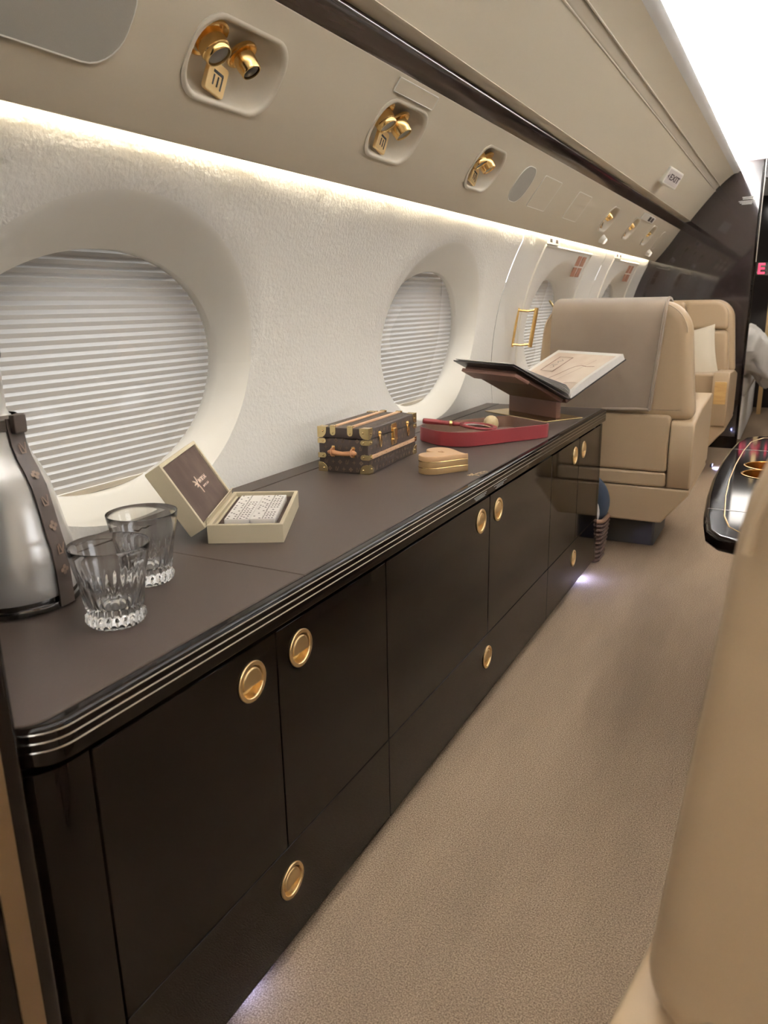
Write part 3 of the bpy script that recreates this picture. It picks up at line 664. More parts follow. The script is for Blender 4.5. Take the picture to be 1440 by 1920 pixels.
# ------------------------------------------------------------------ monogram trunk
tk = empty('trunk', (-1.052, 1.884, CI), math.radians(3)); tag(tk, 'small dark monogram trunk with brass corners and leather slats', 'trunk')
TX, TY, TH, TL = .075, .163, .122, .092
MB().slab(rrect(-TX, TX, -TY, TY, .003, 2), 0, TL, .002, None, 2).build('body', 'trunk_canvas', tk)
lidt = MB().slab(rrect(-TX - .0005, TX + .0005, -TY - .0005, TY + .0005, .003, 2), TL + .0012, TH, .003, None, 3).build('lid', 'trunk_canvas', tk)
EndM = lambda x, z: axes((x, -TY - .0003, z), (1, 0, 0), (0, 0, 1), (0, -1, 0))
FrM = lambda y, z: axes((TX + .0003, y, z), (0, 1, 0), (0, 0, 1), (1, 0, 0))
TpM = lambda x, y: axes((x, y, TH + .0002), (1, 0, 0), (0, 1, 0), (0, 0, 1))
mb = MB(); k = 0
for r_ in range(5):
    for q in range(7):
        x = -.064 + q * .0213 + (.0106 if r_ % 2 else 0); z = .010 + r_ * .0195
        if abs(x) < .070: monogram(mb, EndM(x, z), .0135, (q + 2 * r_) % 3)
    for q in range(16):
        y = -.154 + q * .0205 + (.0102 if r_ % 2 else 0)
        if abs(y) < .158: monogram(mb, FrM(y, .010 + r_ * .0195), .0135, (q + 2 * r_) % 3)
stuff(mb.build('monogram_print', 'monogram', tk, False))
mb = MB()
for r_ in range(5):
    for q in range(15): monogram(mb, TpM(-.060 + r_ * .03, -.148 + q * .0212 + (.0106 if r_ % 2 else 0)), .0135, (q + 2 * r_) % 3)
for q in range(15): monogram(mb, FrM(-.148 + q * .0212, TL + .016), .0135, q % 3)
stuff(mb.build('monogram_print', 'monogram', lidt, False))
def rivet(M, r, par, m='brass_pale'): return MB().lathe([(r, 0), (r * .92, r * .45), (r * .5, r * .8), (.0001, r * .9)], 10, M, False, False).build('rivet', m, par)
def bracket(z0, z1, ln, sx, sy, par, shape='tab'):
    """brass piece wrapped round a vertical edge; (sx, sy) chooses the edge."""
    th = .0012; zc = (z0 + z1) / 2
    mb = MB()
    out = rrect(0, ln, z0, z1, [(z1 - z0) * .48, (z1 - z0) * .48, 0, 0] if shape == 'tab' else ([.001, ln * .75, 0, 0] if shape == 'low' else [ln * .75, .001, 0, 0]), 4)
    o1 = MB().slab(out, -.0005, th, .0004, axes((sx * (TX + .001), sy * (TY + .0008), 0), (-sx, 0, 0), (0, 0, 1), (0, sy, 0)), 1)
    o2 = MB().slab(out, -.0005, th, .0004, axes((sx * (TX + .0008), sy * (TY + .001), 0), (0, -sy, 0), (0, 0, 1), (sx, 0, 0)), 1)
    o1.add(o2.v, o2.f); o1.box(sx * (TX - .0005) if sx < 0 else TX - .0005, sx * (TX + .0022) if sx < 0 else TX + .0022, min(sy * (TY - .0005), sy * (TY + .0022)), max(sy * (TY - .0005), sy * (TY + .0022)), z0, z1)
    b = o1.build('brass_corner', 'brass_pale', par)
    rivet(axes((sx * (TX - ln * .55), sy * (TY + .002), zc if shape == 'tab' else (z0 * .6 + z1 * .4 if shape == 'low' else z0 * .4 + z1 * .6)), (1, 0, 0), (0, 0, 1), (0, sy, 0)), .0028, b)
    rivet(axes((sx * (TX + .002), sy * (TY - ln * .5), zc), (0, 1, 0), (0, 0, 1), (sx, 0, 0)), .0028, b)
    return b
for sx in (-1, 1):
    for sy in (-1, 1):
        bracket(0, .026, .027, sx, sy, tk, 'low'); bracket(.038, .052, .024, sx, sy, tk); bracket(.078, .0915, .024, sx, sy, tk)
        bracket(TL + .0015, TH + .0015, .026, sx, sy, lidt, 'high')
        # cap piece on top of each lid corner
        xs = sorted((sx * (TX + .001), sx * (TX - .022))); ys = sorted((sy * (TY + .001), sy * (TY - .022)))
        MB().slab(rrect(xs[0], xs[1], ys[0], ys[1], .004, 2), TH - .0004, TH + .0014, .0006, None, 1).build('brass_cap', 'brass_pale', lidt)
for x in (-.030, .022):
    MB().slab(rrect(x - .0055, x + .0055, -TY + .002, TY - .002, .002, 2), TH - .0005, TH + .0045, .0012, None, 2).build('leather_slat', 'natural_leather', lidt)
    for sy in (-1, 1):
        c_ = MB().slab(rrect(x - .0085, x + .0085, TH - .022, TH + .004, [.0085, 0, 0, .0085], 4), -.0008, .0016, .0005, axes((0, sy * (TY + .0005), 0), (1, 0, 0), (0, 0, 1), (0, sy, 0)), 1).build('slat_clip', 'brass_pale', lidt)
        ys = sorted((sy * (TY + .002), sy * (TY - .012)))
        MB().slab(rrect(x - .0085, x + .0085, ys[0], ys[1], .002, 2), TH + .0035, TH + .0058, .0008, None, 1).build('slat_cap', 'brass_pale', lidt)
        rivet(axes((x, sy * (TY + .002), TH - .014), (1, 0, 0), (0, 0, 1), (0, sy, 0)), .0026, c_)
MB().slab(rrect(-TY + .018, TY - .018, .0395, .0500, .002, 2), -.0005, .0045, .0012, FrM(0, 0), 2).build('leather_slat', 'natural_leather', tk)
for q in range(9): rivet(FrM(-.12 + .03 * q, .0448) @ Matrix.Translation((0, 0, .0045)), .0012, tk)
# end handle
hpts = [(-.043, .058), (-.034, .0595), (-.018, .0565), (0, .0550), (.018, .0565), (.034, .0595), (.043, .058)]
MB().tube([(x, -TY - .008, z - .002) for x, z in hpts], [.0035, .0075, .0068, .0062, .0068, .0075, .0035], 10, flat=1.0).build('handle', 'handle_leather', tk)
for x in (-.030, .030):
    MB().tube([Vector((x, -TY - .008 + .0100 * cos(a) * 1.0, .057 + .0105 * sin(a))) for a in [2 * PI * k / 14 for k in range(14)]], .0022, 6, True).build('handle_loop', 'handle_leather', tk)
    MB().slab(rrect(x - .005, x + .005, .0425, .0725, .002, 2), 0, .0015, .0004, EndM(0, 0), 1).build('loop_plate', 'gold', tk)
# lock and the two clasps
MB().slab(rrect(-.018, .018, TL + .001, TL + .023, [.001, .006, .006, .001], 3), 0, .002, .0006, FrM(0, 0), 1).build('lock_hasp', 'gold', lidt)
lk = MB().slab(rrect(-.018, .018, .055, TL - .001, [.004, .001, .001, .004], 3), 0, .0024, .0006, FrM(0, 0), 1).build('lock_plate', 'gold', tk)
MB().slab(rrect(-.012, .012, .066, TL + .010, [.009, .002, .002, .009], 3), .002, .0075, .0015, FrM(0, 0), 2).build('lock_tongue', 'gold', lk)
for y in (-.011, .011): MB().lathe([(.0042, .0024), (.0042, .006), (.003, .0075), (.001, .0077)], 12, FrM(y, .0705)).build('lock_knob', 'gold', lk)
stuff((lambda m_: (monogram(m_, FrM(0, .0605) @ Matrix.Translation((0, 0, .0026)), .010, 2), m_)[1])(MB()).build('lock_mark', 'sign_ink', lk, False))
for y in (-.095, .095):
    cl = MB().slab(rrect(y - .0085, y + .0085, TL + .002, TL + .016, .004, 3), 0, .003, .001, FrM(0, 0), 2).build('clasp', 'gold', lidt)
    MB().lathe([(.005, .003), (.004, .006), (.0001, .0068)], 10, FrM(y, TL + .010), False, False).build('clasp_knob', 'gold', lidt)
    MB().tube([FrM(y, TL - .010) @ Vector((.0062 * cos(a), .018 * sin(a), .0045)) for a in [2 * PI * k / 20 for k in range(20)]], .0016, 6, True).build('clasp_ring', 'gold', tk)
    MB().slab(rrect(y - .003, y + .003, TL - .012, TL + .006, .0012, 2), 0, .0050, .001, FrM(0, 0), 1).build('clasp_tongue', 'gold', tk)

# ------------------------------------------------------------------ heart box
hb = empty('heart_box', (-.806, 1.862, CI), math.radians(8)); tag(hb, 'heart shaped tan leather box beside the trunk', 'box')
heart = []
for k in range(64):
    t = 2 * PI * k / 64; heart.append((-(13 * cos(t) - 5 * cos(2 * t) - 2 * cos(3 * t) - cos(4 * t)) / 17 * .0745, 16 * sin(t) ** 3 / 16 * .0735))
if sum(heart[i - 1][0] * heart[i][1] - heart[i][0] * heart[i - 1][1] for i in range(64)) < 0: heart = heart[::-1]
hx = (max(p[0] for p in heart) + min(p[0] for p in heart)) / 2; heart = [(a - hx, b) for a, b in heart]
MB().slab(heart, 0, .0165, .0008, None, 2).build('base_band', 'heart_side', hb)
MB().slab([(a * .995, b * .995) for a, b in heart], .0172, .0335, .0008, None, 2).build('middle_band', 'heart_side', hb)
MB().slab(heart, .0342, .0485, .0025, None, 3).build('lid', 'heart_lid', hb)
for z in (.0168, .0338): MB().tube([(a * 1.004, b * 1.004, z) for a, b in heart], .0007, 5, True).build('gold_line', 'gold', hb)
mb = MB(); M = Matrix.Translation((-.012, .004, .0486)) @ Matrix.Rotation(math.radians(60), 4, 'Z'); monogram(mb, M, .020, 2); stuff(mb.build('stamped_mark', 'handle_leather', hb, False))

# ------------------------------------------------------------------ red tray with magnifier and egg
ry = empty('tray', (-.897, 2.378, CI), math.radians(56)); tag(ry, 'red leather tray with rounded corners and brown lining', 'tray')
def trring(ins, z): return [Vector((a, b, z)) for a, b in rrect(-.200 + ins, .200 - ins, -.122 + ins, .122 - ins, [max(.03 - ins, .004), max(.05 - ins, .004), max(.075 - ins, .004), max(.105 - ins, .004)], 10)]
MB().loft([trring(.003, 0), trring(0, .002), trring(0, .0455), trring(.0008, .0465), trring(.0032, .0465)], True, True, False).build('wall', 'red_leather', ry)
MB().loft([trring(.0032, .0465), trring(.0045, .0455), trring(.0050, .008), trring(.012, .006), trring(.1, .006)], True, False, True).build('lining', 'tray_lining', ry)
mg = empty('magnifier', (-.955, 2.290, .757)); tag(mg, 'red leather handled magnifying glass with gold ring in the tray', 'magnifier')
mI = Matrix.Translation(-mg.location)
ha = Vector((-1.074, 2.293, .7645)); hd = Vector((.169, .079, -.020)).normalized(); hb_ = ha + hd * .088
M = mI @ along(ha, hd, (0, 0, 1)); L_ = (hb_ - ha).length
MB().lathe([(.004, -.002), (.0085, 0), (.0095, .01), (.0092, L_ * .5), (.0080, L_ * .8), (.0075, L_)], 16, M).build('handle', 'red_leather', mg)
MB().lathe([(.0078, L_), (.0086, L_ + .001), (.0086, L_ + .009), (.0078, L_ + .010)], 16, M).build('ferrule', 'gold', mg)
MB().lathe([(.0075, L_ + .010), (.0070, L_ + .022), (.0055, L_ + .040)], 12, M).build('neck', 'red_leather', mg)
rc = hb_ + hd * (.040 + .058); rz_ = (Vector((0, 0, 1)) - hd * hd.z).normalized(); Mr = mI @ along(rc, rz_, tuple(hd))
MB().loft([[Mr @ Vector(((.0560 + a) * cos(t), (.0560 + a) * sin(t), b)) for t in [2 * PI * q / 40 for q in range(40)]] for a, b in ((-.007, -.004), (.006, -.004), (.008, 0), (.006, .004), (-.007, .004), (-.009, 0), (-.007, -.004))], True, False, False).build('rim', 'red_leather', mg)
MB().lathe([(.0475, -.002), (.0475, .0005), (.03, .003), (.0002, .004)], 40, Mr, True, False).build('lens', 'chrome', mg)
eg = tag(MB().lathe([(.0005, 0), (.012, .0015), (.021, .008), (.0262, .019), (.0265, .028), (.023, .040), (.015, .049), (.007, .0525), (.0005, .0532)], 28, None, False, False).build('stone_egg', 'stone_egg'), 'honey coloured stone egg standing in the red tray', 'egg')
eg.location = (-.908, 2.497, CT + .0068); eg.rotation_euler = (.0, .0, .3)

# ------------------------------------------------------------------ book on its leather cradle
S0 = Vector((-.724, 2.855, .792)); DD = Vector((cos(math.radians(146.9)), sin(math.radians(146.9)), 0)); NN = Vector((-DD.y, DD.x, 0)); NN = NN if NN.y > 0 else -NN
TR, TLF = math.radians(26.1), math.radians(27.0)
RV = NN * cos(TR) + Vector((0, 0, sin(TR))); LV_ = -NN * cos(TLF) + Vector((0, 0, sin(TLF)))
bs = empty('book_stand', (-.90, 2.97, CI)); tag(bs, 'brown leather book cradle on a flat brass base', 'book stand')
bI = Matrix.Translation(-bs.location)
M = bI @ axes((-.905, 2.965, CT), DD, (-DD.y, DD.x, 0), (0, 0, 1))
MB().slab(rrect(-.19, .19, -.095, .095, .004, 2), 0.0003, .005, .001, M, 2).build('base_plate', 'brass_pale', bs)
MB().slab(rrect(-.155, .135, -.012, .012, .003, 2), .005, .078, .001, M, 1).build('post', 'stand_leather', bs)
ups = Vector((0, 0, 1))
def board(name, V, s0, w0, w1, l0, l1, off, th, m, par, inv):
    nrm = DD.cross(V); nrm = nrm if nrm.z > 0 else -nrm
    o = inv @ axes(S0 + nrm * off, DD, V, DD.cross(V)); sg = 1 if DD.cross(V).z > 0 else -1
    h0, h1 = (0, th) if sg > 0 else (-th, 0)
    return MB().slab(rrect(l0, l1, w0, w1, .003, 2), h0, h1, min(.002, th * .4), o, 2).build(name, m, par)
board('cradle_board', RV, 0, -.004, .285, .03, .345, -.026, .016, 'stand_leather', bs, bI)
board('cradle_board', LV_, 0, .004, .262, .03, .345, -.026, .016, 'stand_leather', bs, bI)
board('cradle_pad', LV_, 0, .200, .272, .012, .350, -.036, .014, 'stand_pad', bs, bI)
board('cradle_pad', RV, 0, .225, .290, .05, .335, -.036, .014, 'stand_leather', bs, bI)
bk = empty('book', tuple(S0)); tag(bk, 'large open picture book with a black cover on the cradle', 'book')
kI = Matrix.Translation(-S0)
board('cover', RV, 0, .002, .306, 0, .380, -.0095, .004, 'book_cover', bk, kI)
board('cover', LV_, 0, .002, .306, 0, .380, -.0095, .004, 'book_cover', bk, kI)
# right text block: rounded near the spine; left: a few fanned leaves
def page_surf(V, w, prof, l0, l1):
    nrm = DD.cross(V); nrm = nrm if nrm.z > 0 else -nrm
    return [[kI @ (S0 + DD * l + V * (w * u) + nrm * h) for (u, h) in prof] for l in (l0, l1)]
top = [(0.01, .000), (.04, .010), (.10, .0185), (.20, .0225), (.40, .0235), (.70, .0220), (.985, .0190)]
bot = [(u, -.0050) for u, h in top[::-1]]
a_, b_ = page_surf(RV, .306, top + bot, .004, .374)
MB().loft([a_, b_]).build('text_block', 'paper', bk, angle=50)
topp = [(.09, .0188), (.20, .0230), (.40, .0240), (.70, .0225), (.915, .0202)]
a_, b_ = page_surf(RV, .306, topp, .020, .350); ph = MB().grid([a_, b_]).build('picture', 'photo_print', bk)
def pg(u, l, h=.0006):
    nrm = DD.cross(RV); nrm = nrm if nrm.z > 0 else -nrm
    q = [(p[0], p[1]) for p in topp]
    for i in range(len(q) - 1):
        if q[i][0] <= u <= q[i + 1][0]: hh = q[i][1] + (q[i + 1][1] - q[i][1]) * (u - q[i][0]) / (q[i + 1][0] - q[i][0]); break
    else: hh = .022
    return kI @ (S0 + DD * l + RV * (.306 * u) + nrm * (hh + h))
fr_ = [(.42, .30), (.80, .30), (.80, .225), (.42, .225)]
for i in range(4):
    p, q = fr_[i], fr_[(i + 1) % 4]; MB().tube([pg(p[0] + (q[0] - p[0]) * k / 6, p[1] + (q[1] - p[1]) * k / 6) for k in range(7)], .0030, 4, flat=.15).build('picture_frame', 'photo_dark', ph)
for s_ in ([(.50, .270), (.53, .255), (.57, .272), (.60, .252)], [(.64, .262), (.67, .275), (.70, .250), (.73, .268)], [(.55, .285), (.60, .280)]):
    MB().tube([pg(*p) for p in s_], .0012, 4, flat=.2).build('ink_stroke', 'sign_ink', ph)
for s_ in ([(.12, .19), (.25, .20), (.38, .175), (.50, .16), (.58, .145), (.62, .12), (.60, .09), (.62, .05)], [(.18, .16), (.40, .125), (.62, .10), (.78, .085)], [(.10, .12), (.2, .08), (.22, .03)]):
    MB().tube([pg(*p) for p in s_], .0016, 4, flat=.2).build('branch_line', 'photo_dark', ph)
for k in range(5):
    hgt = .010 + .006 * k
    prof_ = [(0.01, .001 + .0004 * k), (.05, hgt * .75), (.14, hgt), (.30, hgt * .80), (.55, hgt * .45), (.80, hgt * .18), (.985, .0006 + .0005 * k)]
    a_, b_ = page_surf(LV_, .306, prof_, .004, .374); MB().sheet([a_, b_], .0008).build('leaf', 'paper', bk, angle=60)

# ================================================================== seats
def make_seat(name, label):
    """swivel seat facing +y, origin on the floor under its middle."""
    root = empty(name); tag(root, label, 'seat', 'cream leather swivel seats')
    XZ = lambda: axes((0, 0, 0), (1, 0, 0), (0, 0, 1), (0, -1, 0))          # (x, z, -y)
    def back(mb_out, y0, y1, r, nm, m, lean=0.05, par=None, n=5):
        mb = MB().slab(mb_out, -y1, -y0, r, XZ(), n)
        mb.v = [(x * (1.07 - .30 * (z - .65)), y - lean * (z - .6), z) for x, y, z in mb.v]
        return mb.build(nm, m, par or root, angle=50)
    bkx = .335
    out = rrect(-bkx, bkx, .625, 1.137, [.05, .125, .125, .05], 10)
    back(out, -.335, -.205, .045, 'backrest', 'seat_leather')
    pip = [(x * .955, .88 + (z - .88) * .965) for x, z in rrect(-bkx, bkx, .60, 1.137, [.05, .125, .125, .05], 10)]
    MB().tube([(x * (1.07 - .30 * (z - .65)), -.334 - .05 * (z - .6), z) for x, z in pip if z > .66], .0028, 5).build('back_piping', 'seat_seam', root)
    # cushions on the front of the back
    for sx in (-1, 1):
        xs = sorted((sx * .004, sx * .300)); back(rrect(xs[0], xs[1], .935, 1.125, [.030, .09 if sx > 0 else .030, .09 if sx < 0 else .030, .030], 6), -.225, -.150, .022, 'headrest', 'seat_leather')
    back(rrect(-.300, .300, .470, .930, .036, 5), -.225, -.140, .026, 'back_cushion', 'seat_leather')
    MB().slab(rrect(-.262, .262, -.18, .345, .05, 5), .40, .520, .035, None, 5).build('seat_cushion', 'seat_leather', root, angle=50)
    # shell behind and below
    MB().slab(rrect(-.268, .268, .402, .655, .018, 4), -.20, .362, .012, XZ(), 4).build('shell_panel', 'seat_leather', root)
    MB().slab(rrect(-.268, .268, .334, .400, .016, 4), -.20, .366, .011, XZ(), 4).build('shell_band', 'seat_leather', root)
    MB().slab([(-.245, .170), (.245, .170), (.262, .172), (.366, .305), (.370, .318), (.366, .331), (-.366, .331), (-.370, .318), (-.366, .305), (-.262, .172)], -.34, .366, .008, XZ(), 3).build('shell_base', 'seat_leather', root, angle=50)
    for sx in (-1, 1):
        M = axes((sx * .2705, 0, 0), (0, 1, 0), (0, 0, 1), (1, 0, 0))
        h0, h1 = (0, .0995) if sx > 0 else (-.0995, 0)
        o_ = [(-.366, .342), (-.356, .334), (.355, .334), (.368, .346), (.372, .66), (.360, .680), (.33, .684), (-.10, .665), (-.33, .632), (-.356, .626), (-.368, .612)]
        arm = MB().slab(o_, h0, h1, .009, M, 4).build('arm', 'seat_leather', root, angle=50)
        xs = (.285, .358) if sx > 0 else (-.358, -.285)
        MB().slab(rrect(xs[0], xs[1], .48, .625, .006, 3), .370, .3775, .002, axes((0, 0, 0), (-1, 0, 0), (0, 0, 1), (0, 1, 0)) if False else axes((0, 0, 0), (1, 0, 0), (0, 0, 1), (0, -1, 0)) @ Matrix.Translation((0, 0, -.7475)), 2).build('arm_door', 'seat_wood', arm)
    MB().slab([(-.20, -.17), (.20, -.17), (.21, -.16), (.21, .20), (.20, .21), (-.20, .21), (-.21, .20), (-.21, -.16)], 0.0005, .172, .006, None, 2, 0).build('pedestal', 'seat_pedestal', root)
    return root
seat = make_seat('swivel_seat', 'cream leather seat with its back to the camera, grey throw over it'); seat.location = (-.71, 3.835, 0)
seat2 = copy_tree(seat); seat2.location = (-.715, 5.740, 0); seat2.rotation_euler.z = PI; seat2['label'] = 'cream leather seat facing the camera, pillow on it, before the bulkhead'
seat3 = copy_tree(seat); seat3.location = (.364, .715, 0); seat3.rotation_euler.z = math.radians(-12); seat3['label'] = 'cream leather seat close to the camera, cut off at the lower right'
# throw over the back of the first seat
th = empty('throw', (-.71, 3.835, 1.1)); tag(th, 'taupe suede throw hanging over the back of the cream seat', 'throw')
rows = []
prof = [(3.690, .86), (3.690, .95), (3.688, 1.04), (3.682, 1.105)] + [(3.567 - .118 * sin(a) if False else 3.565 + .118 * cos(a), 1.090 + .058 * sin(a)) for a in [PI * k / 8 for k in range(1, 8)]] + [(3.443, 1.085), (3.444, 1.03), (3.448, .96), (3.455, .90), (3.462, .83), (3.468, .76), (3.474, .715), (3.478, .668)]
NS = 22
for i in range(NS + 1):
    u = i / NS; row = []
    for k, (y, z) in enumerate(prof):
        dn = max(0, (1.08 - z)) if k > 8 else 0
        x = -.972 + u * .480 - dn * .095 * u - .02 * dn * (1 - u)
        wv = .0045 * sin(u * 23 + dn * 9) * min(1, dn * 3) + .004 * sin(u * 7 + 1.5) * min(1, dn * 4)
        row.append(Vector((x, y - .010 - (wv if k > 8 else 0) + (0 if k > 8 else .012), z + .006 - (.012 * sin(u * 5) * dn))) - th.location)
    rows.append(row)
MB().sheet(rows, .009).build('cloth', 'suede', th, angle=70)
mb = MB(); e = [Vector(p) + Vector((.002, -.012, 0)) for p in rows[-1][8:]]
mb.tube(e, .007, 6).build('folded_hem', 'suede', th)
mb = MB().tube([Vector(r[-1]) + Vector((0, -.004, 0)) for r in rows], .007, 6).build('folded_hem', 'suede', th)
# pillow
def pillow_mb(w_, h_, t_, n=16):
    mb = MB(); A_, B_ = [], []
    for i in range(n + 1):
        ra, rb = [], []
        for j in range(n + 1):
            u, v = 2 * i / n - 1, 2 * j / n - 1
            k = max(0, (1 - u ** 4) * (1 - v ** 4)) ** .55; pinch = 1 - .07 * (1 - abs(u) ** 2) * abs(v) - .0
            x = u * w_ * (1 - .08 * (1 - v * v)) ; y = v * h_ * (1 - .08 * (1 - u * u)); wr = .006 * sin(5 * v + 2 * u) * k
            ra.append(Vector((x, y, t_ * k + wr))); rb.append(Vector((x, y, -t_ * k + wr)))
        A_.append(ra); B_.append(rb)
    mb.grid(A_); mb.grid(B_, True); return mb
pw = tag(pillow_mb(.215, .215, .062).build('pillow', 'pillow_cloth', None, angle=80), 'off white square pillow leaning on the far seat', 'pillow')
pw.matrix_world = Matrix.Translation((-.672, 5.795, .730)) @ Matrix.Rotation(math.radians(-12), 4, 'Y') @ Matrix.Rotation(math.radians(72), 4, 'X')

# ------------------------------------------------------------------ basket with navy cushion and white towel, between credenza and seat
bkx0, bkx1, bky0, bky1 = -.96, -.668, 3.283, 3.440
bt = empty('basket', ((bkx0 + bkx1) / 2, (bky0 + bky1) / 2, .0005)); tag(bt, 'woven brown basket on the carpet between credenza and seat', 'basket')
hw, hl = (bkx1 - bkx0) / 2, (bky1 - bky0) / 2
rings = []
for (f_, z) in ((.86, 0), (.90, .01), (.94, .07), (.98, .14), (1.0, .195), (.96, .196), (.93, .13), (.86, .012)):
    rings.append([Vector((a, b, z)) for a, b in rrect(-hw * f_, hw * f_, -hl * f_, hl * f_, .03 * f_, 4)])
MB().loft(rings).build('body', 'basket', bt, angle=70)
for q in range(9):
    z = .012 + q * .0205; f_ = .90 + .10 * q / 8
    MB().tube([(a * 1.0, b * 1.0, z) for a, b in rrect(-hw * f_ - .002, hw * f_ + .002, -hl * f_ - .002, hl * f_ + .002, .03, 4)], .0075, 6, True).build('weave_strand', 'basket', bt)
MB().tube([(a, b, .197) for a, b in rrect(-hw, hw, -hl, hl, .03, 4)], .010, 8, True).build('rim', 'basket_rim', bt)
cu = tag(MB().lathe([(.0005, -.028), (.09, -.028), (.125, -.022), (.140, -.008), (.143, 0), (.140, .008), (.125, .022), (.09, .028), (.0005, .028)], 40, along((-.800, 3.392, .268), (.10, 1, .08)), False, False).build('round_cushion', 'navy', None, angle=60), 'round navy cushion standing in the brown basket', 'cushion')
M = along((-.802, 3.330, .225), (.10, 1, .06))
tw = tag(MB().lathe([(.0005, -.028), (.075, -.028), (.104, -.022), (.112, -.008), (.112, .008), (.104, .022), (.075, .028), (.0005, .028)], 32, M, False, False).build('rolled_towel', 'towel_white', None, angle=60), 'white rolled towel in the brown basket', 'towel')

# ------------------------------------------------------------------ dining table at the right
tb = empty('dining_table', (.42, 2.25, 0)); tag(tb, 'glossy black dining table with gold cup holders and inlay', 'table')
def tshape(d, x1=1.10):
    pts = [(x1, 1.575 + d), (.02, 1.575 + d), (-.055, 1.578 + d), (-.098 + d, 1.598 + d), (-.122 + d, 1.64 + d * .8), (-.138 + d, 1.76), (-.150 + d, 1.95), (-.156 + d, 2.15), (-.155 + d, 2.36), (-.148 + d, 2.58), (-.136 + d, 2.76), (-.115 + d, 2.86 - d * .8), (-.08 + d * .5, 2.905 - d), (.0, 2.918 - d), (x1, 2.918 - d)]
    return [(a - .42, b - 2.25) for a, b in pts][::-1]
TZ = .68
tp = MB().slab(tshape(0), TZ - .034, TZ, .010, None, 4, .014).build('table_top', 'lacquer', tb, angle=40)
cut(tp, MB().slab([(a - .42, b - 2.25) for a, b in circle(-.028, 2.245, .0625, 40)], TZ - .06, TZ + .02, 0))
cut(tp, MB().slab([(a - .42, b - 2.25) for a, b in circle(-.026, 2.366, .0625, 40)], TZ - .06, TZ + .02, 0))
for y in (2.245, 2.366):
    MB().lathe([(.0655, .0002), (.0660, .0012), (.0620, .0018), (.0605, .0004), (.0595, -.055), (.0005, -.056)], 40, Matrix.Translation((-.027 - .42, y - 2.25, TZ)), False, False).build('cup_holder', 'gold_deep', tb)
inl = [p for p in tshape(.042) if p[0] < .3]
MB().tube([(a, b, TZ + .0004) for a, b in inl], .0018, 5, flat=.4).build('inlay_or_glint_line', 'gold', tb)
for y in (1.815, 2.610): MB().box(-.135 - .42, .68, y - 2.25 - .0015, y - 2.25 + .0015, TZ - .002, TZ + .0007).build('leaf_seam', 'silver', tb, False)
MB().slab(rrect(-.30, .30, -.45, .45, .05, 5), 0.0005, TZ - .035, .0).build('pedestal', 'seat_leather', tb)

# ------------------------------------------------------------------ small fittings on the walls
# EXIT box on the upper panel
ex = empty('exit_sign', (-.690, 4.85, 1.850)); tag(ex, 'white box sign reading EXIT on the upper cream panel', 'sign')
face = Vector((.80, -.45, -.45)).normalized(); E0 = Vector((-.690, 4.73, 1.784)) - ex.location
fx = (Vector((0, 1, 0)) - face * face.y).normalized(); fy = face.cross(fx); Mx = axes(E0, fx, fy, face)
MB().slab(rrect(-.070, .070, -.046, .046, .008, 3), -.10, .0, .006, Mx, 3).build('sign_box', 'sign_white', ex)
MB().slab(rrect(-.060, .060, -.036, .036, .004, 3), .0001, .0008, 0, Mx, 1).build('sign_face', 'sign_face', ex)
stuff(text_mb('EXIT', .044, Mx @ Matrix.Translation((.010, .0, .0012)), .0012).build('lettering', 'sign_ink', ex, False))
MB().slab([(-.056, .0), (-.042, -.014), (-.046, .0), (-.042, .014)][::1], .0010, .0018, 0, Mx).build('arrow_mark', 'sign_ink', ex, False)
# brass grab handle by the third window
gh = empty('grab_handle', tuple(on_wall(3.645, 1.02))); tag(gh, 'brass grab handle on the wall beside the third window', 'handle')
gi = Matrix.Translation(-gh.location)
p0, p1 = on_wall(3.645, 1.105), on_wall(3.630, .945); outv = Vector((.085, .02, 0))
MB().tube([gi @ (p0 + Vector((.002, 0, .012))), gi @ (p1 + Vector((.002, 0, -.012)))], .006, 8).build('wall_bar', 'gold', gh)
MB().tube([gi @ (p0 + outv + Vector((0, 0, .010))), gi @ (p1 + outv + Vector((0, 0, -.014)))], .010, 10).build('grip', 'gold', gh)
for p in (p0, p1): MB().tube([gi @ p, gi @ (p + outv * .5 + Vector((0, 0, -.004))), gi @ (p + outv)], .006, 8).build('arm', 'gold', gh)
gh2 = empty('coat_hook', tuple(on_wall(4.15, 1.13))); tag(gh2, 'small pale hook on the wall just above the cream seat', 'hook')
MB().tube([(0, 0, .02), (.02, .01, -.012), (.045, .03, -.022), (.07, .06, -.014)], .006, 8).build('hook', 'brass_pale', gh2)
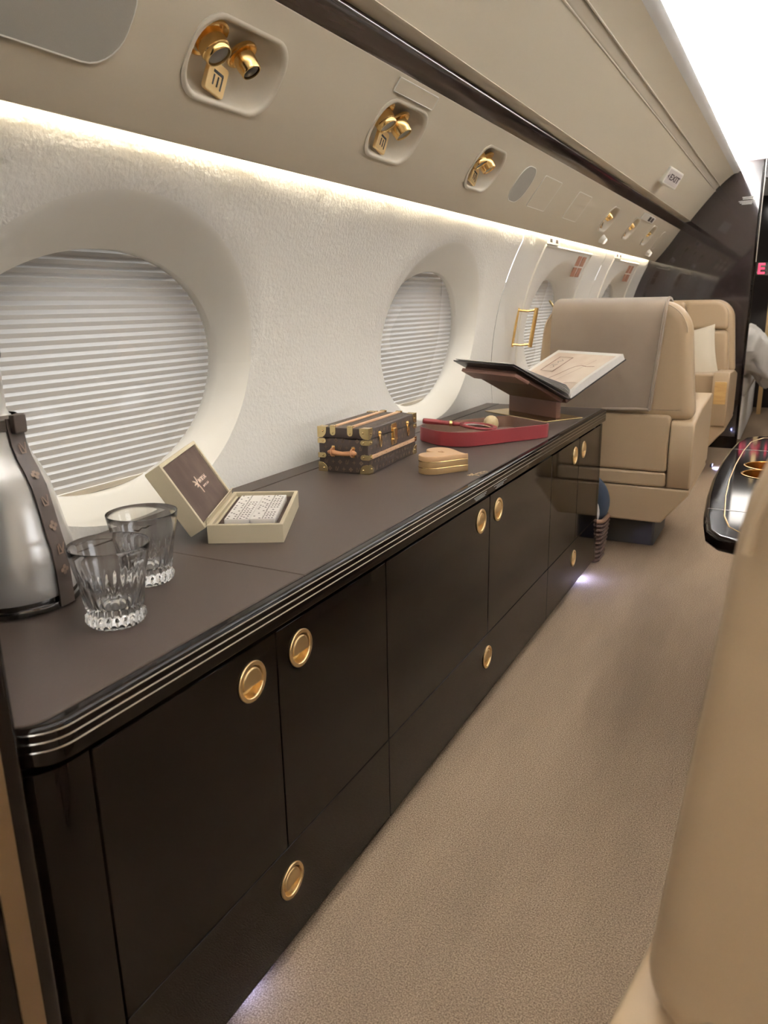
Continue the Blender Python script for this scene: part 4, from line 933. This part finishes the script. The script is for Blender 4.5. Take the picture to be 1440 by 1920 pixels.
for i, y in enumerate((4.467, 5.903)):
    pl = empty('placard', tuple(on_wall(y, 1.345))); tag(pl, 'red brown instruction placard above the %s window' % ('third', 'farthest')[i], 'placard')
    for a in (-.055, .045):
        for b, h in ((.012, .050), (-.045, .048)):
            q0, q1 = on_wall(y + a - .036, 1.345 + b - h / 2, .003), on_wall(y + a - .036, 1.345 + b + h / 2, .003); o0 = pl.location
            MB().add([q0 - o0, q1 - o0, q1 - o0 + Vector((0, .075, 0)), q0 - o0 + Vector((0, .075, 0)), q0 - o0 + Vector((-.004, 0, 0)), q1 - o0 + Vector((-.004, 0, 0)), q1 - o0 + Vector((-.004, .075, 0)), q0 - o0 + Vector((-.004, .075, 0))], [(0, 1, 2, 3), (7, 6, 5, 4), (0, 4, 5, 1), (1, 5, 6, 2), (2, 6, 7, 3), (3, 7, 4, 0)]).build('text_block', 'placard_red', pl, False)
    y2 = (3.80, 5.33)[i]
    lb = empty('label_plate', tuple(on_wall(y2, 1.424))); tag(lb, 'small white label plate at the top corner of the %s window hatch' % ('third', 'farthest')[i], 'label')
    MB().box(-.004, .004, -.10, .10, -.016, .016).build('plate', 'sign_white', lb, False)
    for a in (-.055, .045): MB().box(.004, .0048, a - .02, a + .02, -.008, .008).build('symbol', 'sign_ink', lb, False)
# floor lights
for (p, lab) in (((-.735, 3.07, .020), 'bluish floor light under the far end of the credenza'), ((-.735, .80, .020), 'bluish floor light under the near end of the credenza'), ((-.42, 5.66, .020), 'bluish floor light beside the far seat')):
    fl = empty('floor_light', p); tag(fl, lab, 'light')
    MB().slab(rrect(-.03, .03, -.010, .010, .003, 2), -.012, .0, .001, axes((0, 0, 0), (0, 1, 0), (0, 0, 1), (1, 0, 0)), 1).build('housing', 'black', fl)
    MB().slab(rrect(-.026, .026, -.007, .007, .002, 2), 0.0001, .002, .0005, axes((0, 0, 0), (0, 1, 0), (0, 0, 1), (1, 0, 0)), 1).build('diffuser', 'led_floor', fl)
    area('floor_glow', (p[0] + .004, p[1], p[2]), (1, .0, -.12), .012, .05, 0.85 if p[1] > 2 else .10, (.38, .45, 1.0))

# ------------------------------------------------------------------ bed in the room beyond
bd = empty('bed', (-.85, 7.9, 0)); tag(bd, 'bed base seen through the far doorway', 'bed')
MB().slab(rrect(-.53, .53, -.95, .95, .03, 3), .0005, .36, .02, None, 3, 0).build('base', 'bedding', bd)
MB().slab(rrect(-.52, .54, -.95, .95, .05, 4), .362, .52, .04, None, 4).build('mattress', 'bedding', bd)
dv = empty('duvet', (-.50, 7.20, .60)); tag(dv, 'rumpled white duvet heaped on the bed beyond the doorway', 'duvet')
rings = []
for i in range(19):
    ph_ = PI * i / 18; ring_ = []
    for j in range(36):
        t = 2 * PI * j / 36; q = 1 + .10 * sin(3 * t + 2 * ph_) + .07 * sin(7 * t - 5 * ph_ + 1) + .05 * sin(11 * ph_ + 4 * t) + .04 * sin(13 * t + 9 * ph_)
        x, y, z = .23 * sin(ph_) * cos(t) * q, .42 * sin(ph_) * sin(t) * q, -.21 * cos(ph_) * q
        if x > .10 and z < .02: z -= (x - .10) * 1.3
        ring_.append(Vector((x + .12, y - .05, max(z, -.16 if x < .10 else -.40) + .10)))
    rings.append(ring_)
MB().loft(rings).build('cover', 'bedding', dv, angle=80)
